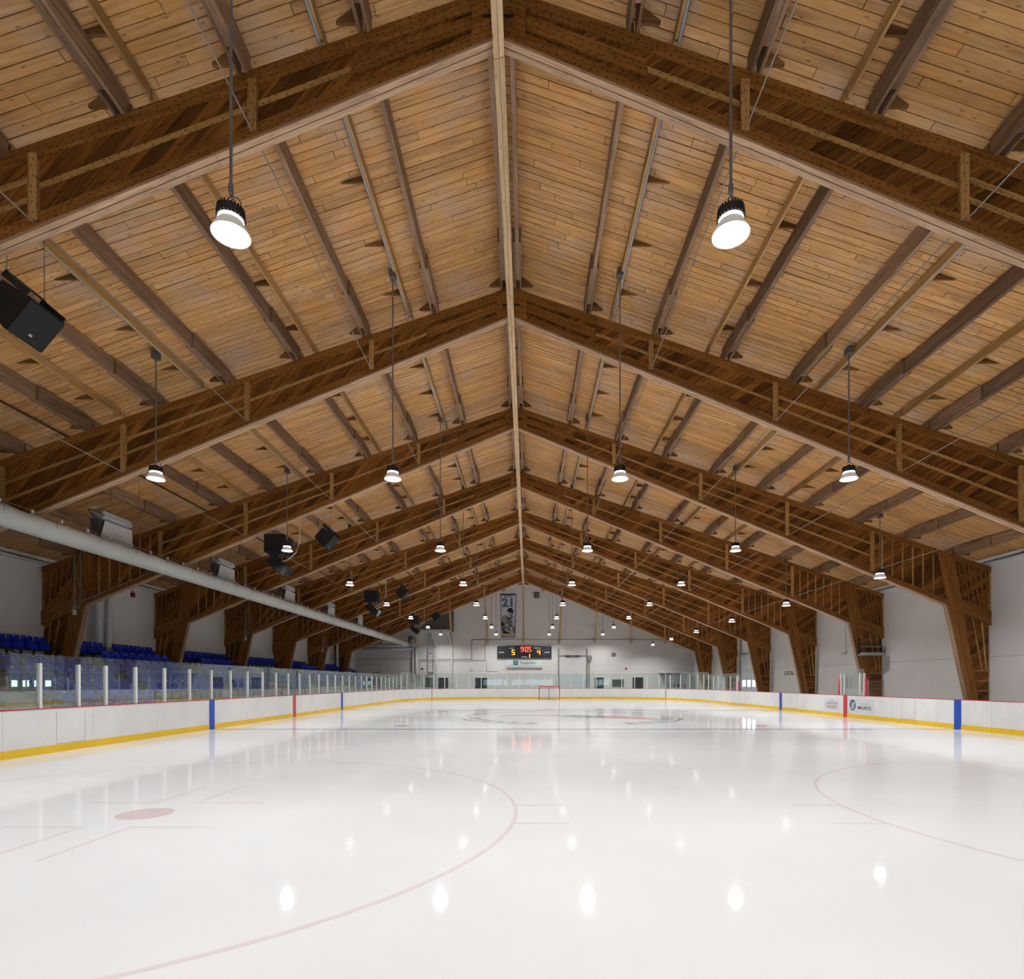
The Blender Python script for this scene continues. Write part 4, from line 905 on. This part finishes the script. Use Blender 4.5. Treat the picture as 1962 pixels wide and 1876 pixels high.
# a plain hockey player print in greys
bp([(200, 1510), (195, 1000), (225, 900), (290, 870), (360, 895), (540, 900), (600, 920), (650, 1010), (655, 1510)], M['p_grey'], -0.005)
bp([(225, 905), (290, 872), (360, 905), (370, 1010), (330, 1150), (240, 1120), (215, 980)], M['p_mid'], -0.007)
bp([(520, 1000), (575, 915), (640, 990), (652, 1180), (630, 1275), (570, 1255), (545, 1100)], M['p_lite'], -0.007)
bp([(372, 745), (400, 720), (560, 740), (560, 880), (500, 945), (430, 960), (380, 900)], M['p_lite'], -0.008)
bp([(430, 790), (560, 770), (560, 880), (505, 940), (470, 900)], M['p_mid'], -0.009)
bp([(378, 760), (390, 690), (430, 640), (500, 622), (560, 650), (590, 720), (585, 800), (560, 860), (545, 790), (470, 775), (400, 750)], M['p_black'], -0.011)
bp([(360, 890), (390, 950), (430, 975), (500, 950), (560, 880), (565, 905), (510, 980), (430, 1000), (375, 970)], M['p_black'], -0.011)
bp([(185, 1130), (240, 1120), (265, 1170), (255, 1230), (190, 1250)], M['p_black'], -0.009)
bp([(330, 1180), (380, 1150), (410, 1200), (400, 1270), (350, 1270)], M['p_lite'], -0.009)
bp([(490, 1290), (560, 1285), (575, 1330), (545, 1395), (480, 1390)], M['p_lite'], -0.009)
bp([(290, 1310), (330, 1350), (450, 1430), (600, 1420), (590, 1500), (440, 1470), (320, 1400)], M['p_lite'], -0.009)
bp([(195, 1420), (225, 1410), (232, 1505), (195, 1505)], M['p_lite'], -0.009)
bp([(250, 1300), (290, 1330), (320, 1510), (240, 1510)], M['p_black'], -0.009); bp([(330, 1420), (470, 1480), (520, 1510), (320, 1510)], M['p_black'], -0.0095)

# gable wall fittings
def door(n, ax, bx_, top, m, label, split=False):
    x0, z1 = wallpt(ax, top); x1, _ = wallpt(bx_, top)
    d = MB().box(x0, x1, YF-0.05, YF, -0.05, z1).build('door_%d' % n, M[m]); struct(d, label)
    MB().box(x0-0.07, x0, YF-0.06, YF, -0.05, z1+0.07).box(x1, x1+0.07, YF-0.06, YF, -0.05, z1+0.07).box(x0, x1, YF-0.06, YF, z1, z1+0.07).build('door_frame', M['trim'], d)
    MB().box(x1-0.16, x1-0.08, YF-0.10, YF-0.05, 0.95, 1.05).build('door_handle', M['steel'], d)
    if split: MB().box((x0+x1)/2-0.01, (x0+x1)/2+0.01, YF-0.055, YF-0.05, -0.05, z1).build('door_gap', M['p_black'], d)
    return d, x0, x1, z1
d, x0, x1, z1 = door(2, 814.4, 830.5, 1298.6, 'door', 'charcoal door with push bar under the caged ladder'); MB().box(x0+0.1, x1-0.1, YF-0.12, YF-0.08, 0.98, 1.06).build('push_bar', M['steel'], d)
door(3, 840, 858.8, 1298.6, 'door', 'charcoal door between the platform posts'); door(4, 910.8, 933, 1299, 'door', 'charcoal double door beside the long lit panes', True)
d, x0, x1, z1 = door(5, 1139.5, 1156.5, 1298.5, 'door', 'charcoal door with blue pane beside the overhead door'); MB().box(x0+0.15, x1-0.15, YF-0.056, YF-0.05, 1.2, z1-0.15).build('door_pane', M['window_d'], d)
door(6, 1212, 1232, 1298, 'door', 'wide charcoal door near the glazed booth')
x0, z1 = wallpt(1173, 1302); x1, z0 = wallpt(1195, 1316.5); w = MB().box(x0, x1, YF-0.03, YF, z0, z1).build('window_6', M['window_d']); struct(w, 'dark ticket window between two charcoal doors')
MB().box(x0-0.06, x0, YF-0.05, YF, z0-0.06, z1+0.06).box(x1, x1+0.06, YF-0.05, YF, z0-0.06, z1+0.06).box(x0, x1, YF-0.05, YF, z1, z1+0.06).box(x0, x1, YF-0.05, YF, z0-0.06, z0).build('window_frame', M['alu'], w)
x0, z1 = wallpt(1071.5, 1291.5); x1, _ = wallpt(1123, 1291.5)
d = MB().box(x0, x1, YF-0.06, YF, -0.05, z1).build('door_7', M['door_w']); struct(d, 'white overhead door in the gable wall beside the goal')
for j in range(1, 5): MB().box(x0, x1, YF-0.066, YF-0.06, j*0.55, j*0.55+0.012).build('panel_joint', M['p_lite'], d)
for px in (1069.8, 1125): xx, zz = wallpt(px, 1243); MB().box(xx-0.06, xx+0.06, YF-0.16, YF, 0, zz).build('door_track', M['conduit'], d)
xa, za = wallpt(1070, 1256.2); xb, _ = wallpt(1125, 1256.2); MB().box(xa, xb, YF-0.14, YF-0.06, za-0.05, za+0.03).build('shaft', M['steel'], d)
for a, b in ((1083, 1095.5), (1098, 1111)): xa, za = wallpt(a, 1257.3); xb, _ = wallpt(b, 1257.3); MB().tube([(xa, YF-0.16, za), (xb, YF-0.16, za)], 0.06, 10).build('torsion_spring', M['black'], d)
xa, za = wallpt(1129.5, 1260.5); o = thing('door_motor', 'grey motor box beside the gable overhead door', 'motor', (xa, YF-0.2, za))
MB().box(-0.18, 0.18, -0.1, 0.2, -0.35, 0.2).build('motor_case', M['conduit'], o); MB().tube([(-0.02, -0.02, -0.35), (0.0, -0.02, -0.55), (0, -0.02, -za+0.1)], 0.03, 6).build('chain', M['conduit'], o); MB().tube([(-0.1, -0.12, 0.2), (0.05, -0.12, 0.27), (0.2, -0.12, 0.15), (0.2, -0.12, -0.3)], 0.025, 6).build('cable', M['cable'], o)
def wall_tube(label, pts, r=0.035, m='conduit_w', name='wall_conduit'):
    P = [wallpt(*p) for p in pts]; o = Vector((P[0][0], YF-r-0.01, P[0][1])); mb = MB()
    for a, b in zip(P, P[1:]): mb.tube([(a[0]-o.x, 0, a[1]-o.z), (b[0]-o.x, 0, b[1]-o.z)], r, 8)
    return tag(mb.build(name, M[m], None, True, o), label, 'conduit' if r < 0.1 else 'pipe')
wall_tube('long grey conduit crossing the gable wall under the struts', [(904, 1264), (904, 1226), (1292, 1226), (1292, 1240), (1330, 1240)], 0.035)
wall_tube('grey conduit dropping beside the banner to the lower run', [(930, 1226), (930, 1265.5), (904, 1265.5)], 0.03)
wall_tube('grey conduit running low to the seating side of the gable wall', [(686, 1263.2), (903, 1263.2)], 0.03)
wall_tube('lower grey conduit bending down beside the wrapped pipes', [(804, 1303), (804, 1266.5), (903, 1266.5)], 0.025)
wall_tube('thin conduit dropping from the low run to a box', [(690, 1273.5), (729, 1273.5), (729, 1290)], 0.02)
wall_tube('thin conduit stepping down below the scoreboard', [(932, 1265), (932, 1286.5), (955, 1286.5), (955, 1292)], 0.02)
wall_tube('thick wrapped pipe, upper of two bending down the gable wall', [(695, 1237.8), (798, 1237.8), (798, 1303)], 0.15, 'pipe_w', 'wrapped_pipe')
wall_tube('thick wrapped pipe, lower of two bending down the gable wall', [(695, 1243.8), (792, 1243.8), (792, 1303)], 0.13, 'pipe_w', 'wrapped_pipe')
def wall_box(nm, label, cat, px0, px1, py0, py1, dep, m, inner=None):
    xa, zb = wallpt(px0, py0); xb, za = wallpt(px1, py1); o = thing(nm, label, cat, ((xa+xb)/2, YF-dep, (za+zb)/2)); w, h = (xb-xa)/2, (zb-za)/2
    MB().box(-w, w, 0, dep, -h, h).build('case', M[m], o)
    if inner: 
        for i in range(4): MB().box(-w*0.8, w*0.8, -0.015, 0, -h*0.75+i*h*0.4, -h*0.75+i*h*0.4+h*0.22).build('slat', M[inner], o)
    return o
wall_box('exhaust_fan', 'square dark exhaust fan high near the gable peak', 'fan', 1023, 1033.4, 1135.4, 1146, 0.12, 'score', 'conduit')
wall_box('wall_vent', 'small brown vent on the gable wall above the ticket window', 'vent', 1172, 1179, 1251, 1257.5, 0.08, 'louver', 'p_mid')
o = wall_box('fire_bell', 'dark red fire bell on the gable wall', 'alarm', 1198, 1201, 1279.5, 1282.5, 0.10, 'red'); MB().lathe([(0.07, 0), (0.06, 0.03), (0, 0.04)], 12).xform(Matrix.Rotation(PI/2, 4, 'X')).build('gong', M['red'], o)
o = wall_box('emergency_light', 'white twin emergency light low on the gable wall', 'light', 900, 906, 1281, 1284, 0.1, 'white')
for q in (-0.12, 0.12): MB().lathe([(0.05, 0), (0.06, 0.08), (0, 0.09)], 10, (q, 0.02, 0.1)).build('spot_head', M['white'], o)
wall_box('alarm_plate', 'small dark box on the gable wall beside the wrapped pipes', 'alarm', 807, 811, 1280, 1283, 0.08, 'louver', 'p_grey')
wall_box('exit_sign', 'small dark sign above the push bar door', 'sign', 814, 820, 1295.6, 1297.3, 0.06, 'score', 'p_mid')
# platform with louvred unit, ladder and posts
xa, za = wallpt(800, 1211.5); xb, _ = wallpt(868, 1211.5)
pf = thing('mezzanine_platform', 'white steel platform carrying a brown louvred unit on the gable wall', 'platform', ((xa+xb)/2, YF, za)); W = xb-xa
MB().box(-W/2, W/2, -1.5, -0.02, -0.06, 0.0).build('deck_plate', M['trim'], pf); MB().box(-W/2, W/2, -1.56, -1.5, -0.12, 0.16).build('edge_beam', M['trim'], pf)
for px, px2 in ((832, 836.5), (862.5, 866)):
    x, _ = wallpt(px, 1212); x2, z2 = wallpt(px2, 1241); cx = (xa+xb)/2
    MB().bar((x-cx, -1.4, -0.06), (x2-cx, -0.15, z2-za), 0.16, 0.16).build('knee_post', M['trim'], pf); MB().box(x2-cx-0.08, x2-cx+0.08, -0.22, -0.06, -za, z2-za+0.03).build('post', M['trim'], pf)
xc, zt = wallpt(820, 1166); xd, _ = wallpt(869.5, 1166); cx = (xa+xb)/2
un = MB().box(xc-cx, xd-cx, -1.35, -0.1, 0.02, zt-za).build('louvred_unit', M['louver'], pf)
for i in range(7): z = 0.2+i*(zt-za-0.35)/7; MB().box(xc-cx+0.1, xd-cx-1.0, -1.38, -1.352, z, z+0.12).build('slat', M['p_grey'], un)
lx0, lz0 = wallpt(821.5, 1290); lx1, lz1 = wallpt(831.5, 1212)
ld = thing('wall_ladder', 'white wall ladder climbing to the platform on the gable wall', 'ladder', ((lx0+lx1)/2, YF-0.25, lz0)); w = (lx1-lx0)/2; h = lz1-lz0
for q in (-w, w): MB().box(q-0.03, q+0.03, -0.03, 0.03, 0, h).build('stile', M['conduit_w'], ld)
for i in range(14): MB().tube([(-w, 0, 0.15+i*h/14), (w, 0, 0.15+i*h/14)], 0.022, 6).build('rung', M['conduit_w'], ld)
for z in (0.1, h*0.5): MB().box(-w, w, 0.03, 0.25, z, z+0.04).build('standoff', M['trim'], ld)
# glazed booth in the far corner
xa = 14.9; xb = 17.3
bt = thing('glazed_booth', 'grey glazed booth in the far corner on the bench side', 'booth', ((xa+xb)/2, YF-0.9, -0.05)); w = (xb-xa)/2
MB().box(-w-0.4, w, -0.7, 0.85, 2.72, 2.86).build('roof', M['trim'], bt); MB().box(-w, w, -0.55, -0.5, 0, 0.6).build('kick_panel', M['booth'], bt)
for i in range(3): a = -w+i*2*w/3; MB().box(a+0.05, a+2*w/3-0.05, -0.54, -0.51, 0.6, 2.7).build('booth_pane', M['booth'], bt)
for i in range(4): a = -w+i*2*w/3; MB().box(a-0.04, a+0.04, -0.58, -0.48, 0, 2.72).build('booth_post', M['alu'], bt)
for a, m in ((-0.45, 'p_black'), (0.05, 'p_black'), (0.7, 'red')): MB().box(a, a+0.25, -0.56, -0.545, 1.15, 1.5).build('notice', M[m], bt)

# ------------------------------------------------------------------ hockey goal
g = thing('hockey_goal', 'red framed hockey goal with white net before the end boards', 'hockey goal', (RCX+0.06, YG, 0))
for q in (-0.95, 0.95): MB().tube([(q, 0, 0), (q, 0, 1.25)], 0.035, 10).build('goal_post', M['goal'], g)
MB().tube([(-0.95, 0, 1.25), (0.95, 0, 1.25)], 0.035, 10).build('crossbar', M['goal'], g)
MB().tube([(-0.95, 0, 0.03), (-1.05, 0.6, 0.03), (-0.7, 1.0, 0.03), (0.7, 1.0, 0.03), (1.05, 0.6, 0.03), (0.95, 0, 0.03)], 0.035, 8).build('base_frame', M['net'], g)
MB().tube([(-0.95, 0, 1.25), (-0.6, 0.5, 1.22), (0.6, 0.5, 1.22), (0.95, 0, 1.25)], 0.025, 8).build('top_frame', M['goal'], g)
MB().tube([(0, 0.5, 1.22), (0, 1.0, 0.03)], 0.03, 8).build('centre_bar', M['p_grey'], g)
nt_ = MB()
for i in range(11): x = -0.7+1.4*i/10; nt_.tube([(x*0.85, 0.5, 1.22), (x, 1.0, 0.03)], 0.006, 4)
for i in range(9): f = i/9; nt_.tube([(-0.6-0.1*f, 0.5+0.5*f, 1.22-1.19*f), (0.6+0.1*f, 0.5+0.5*f, 1.22-1.19*f)], 0.006, 4)
stuff(nt_.build('net', M['net'], g))
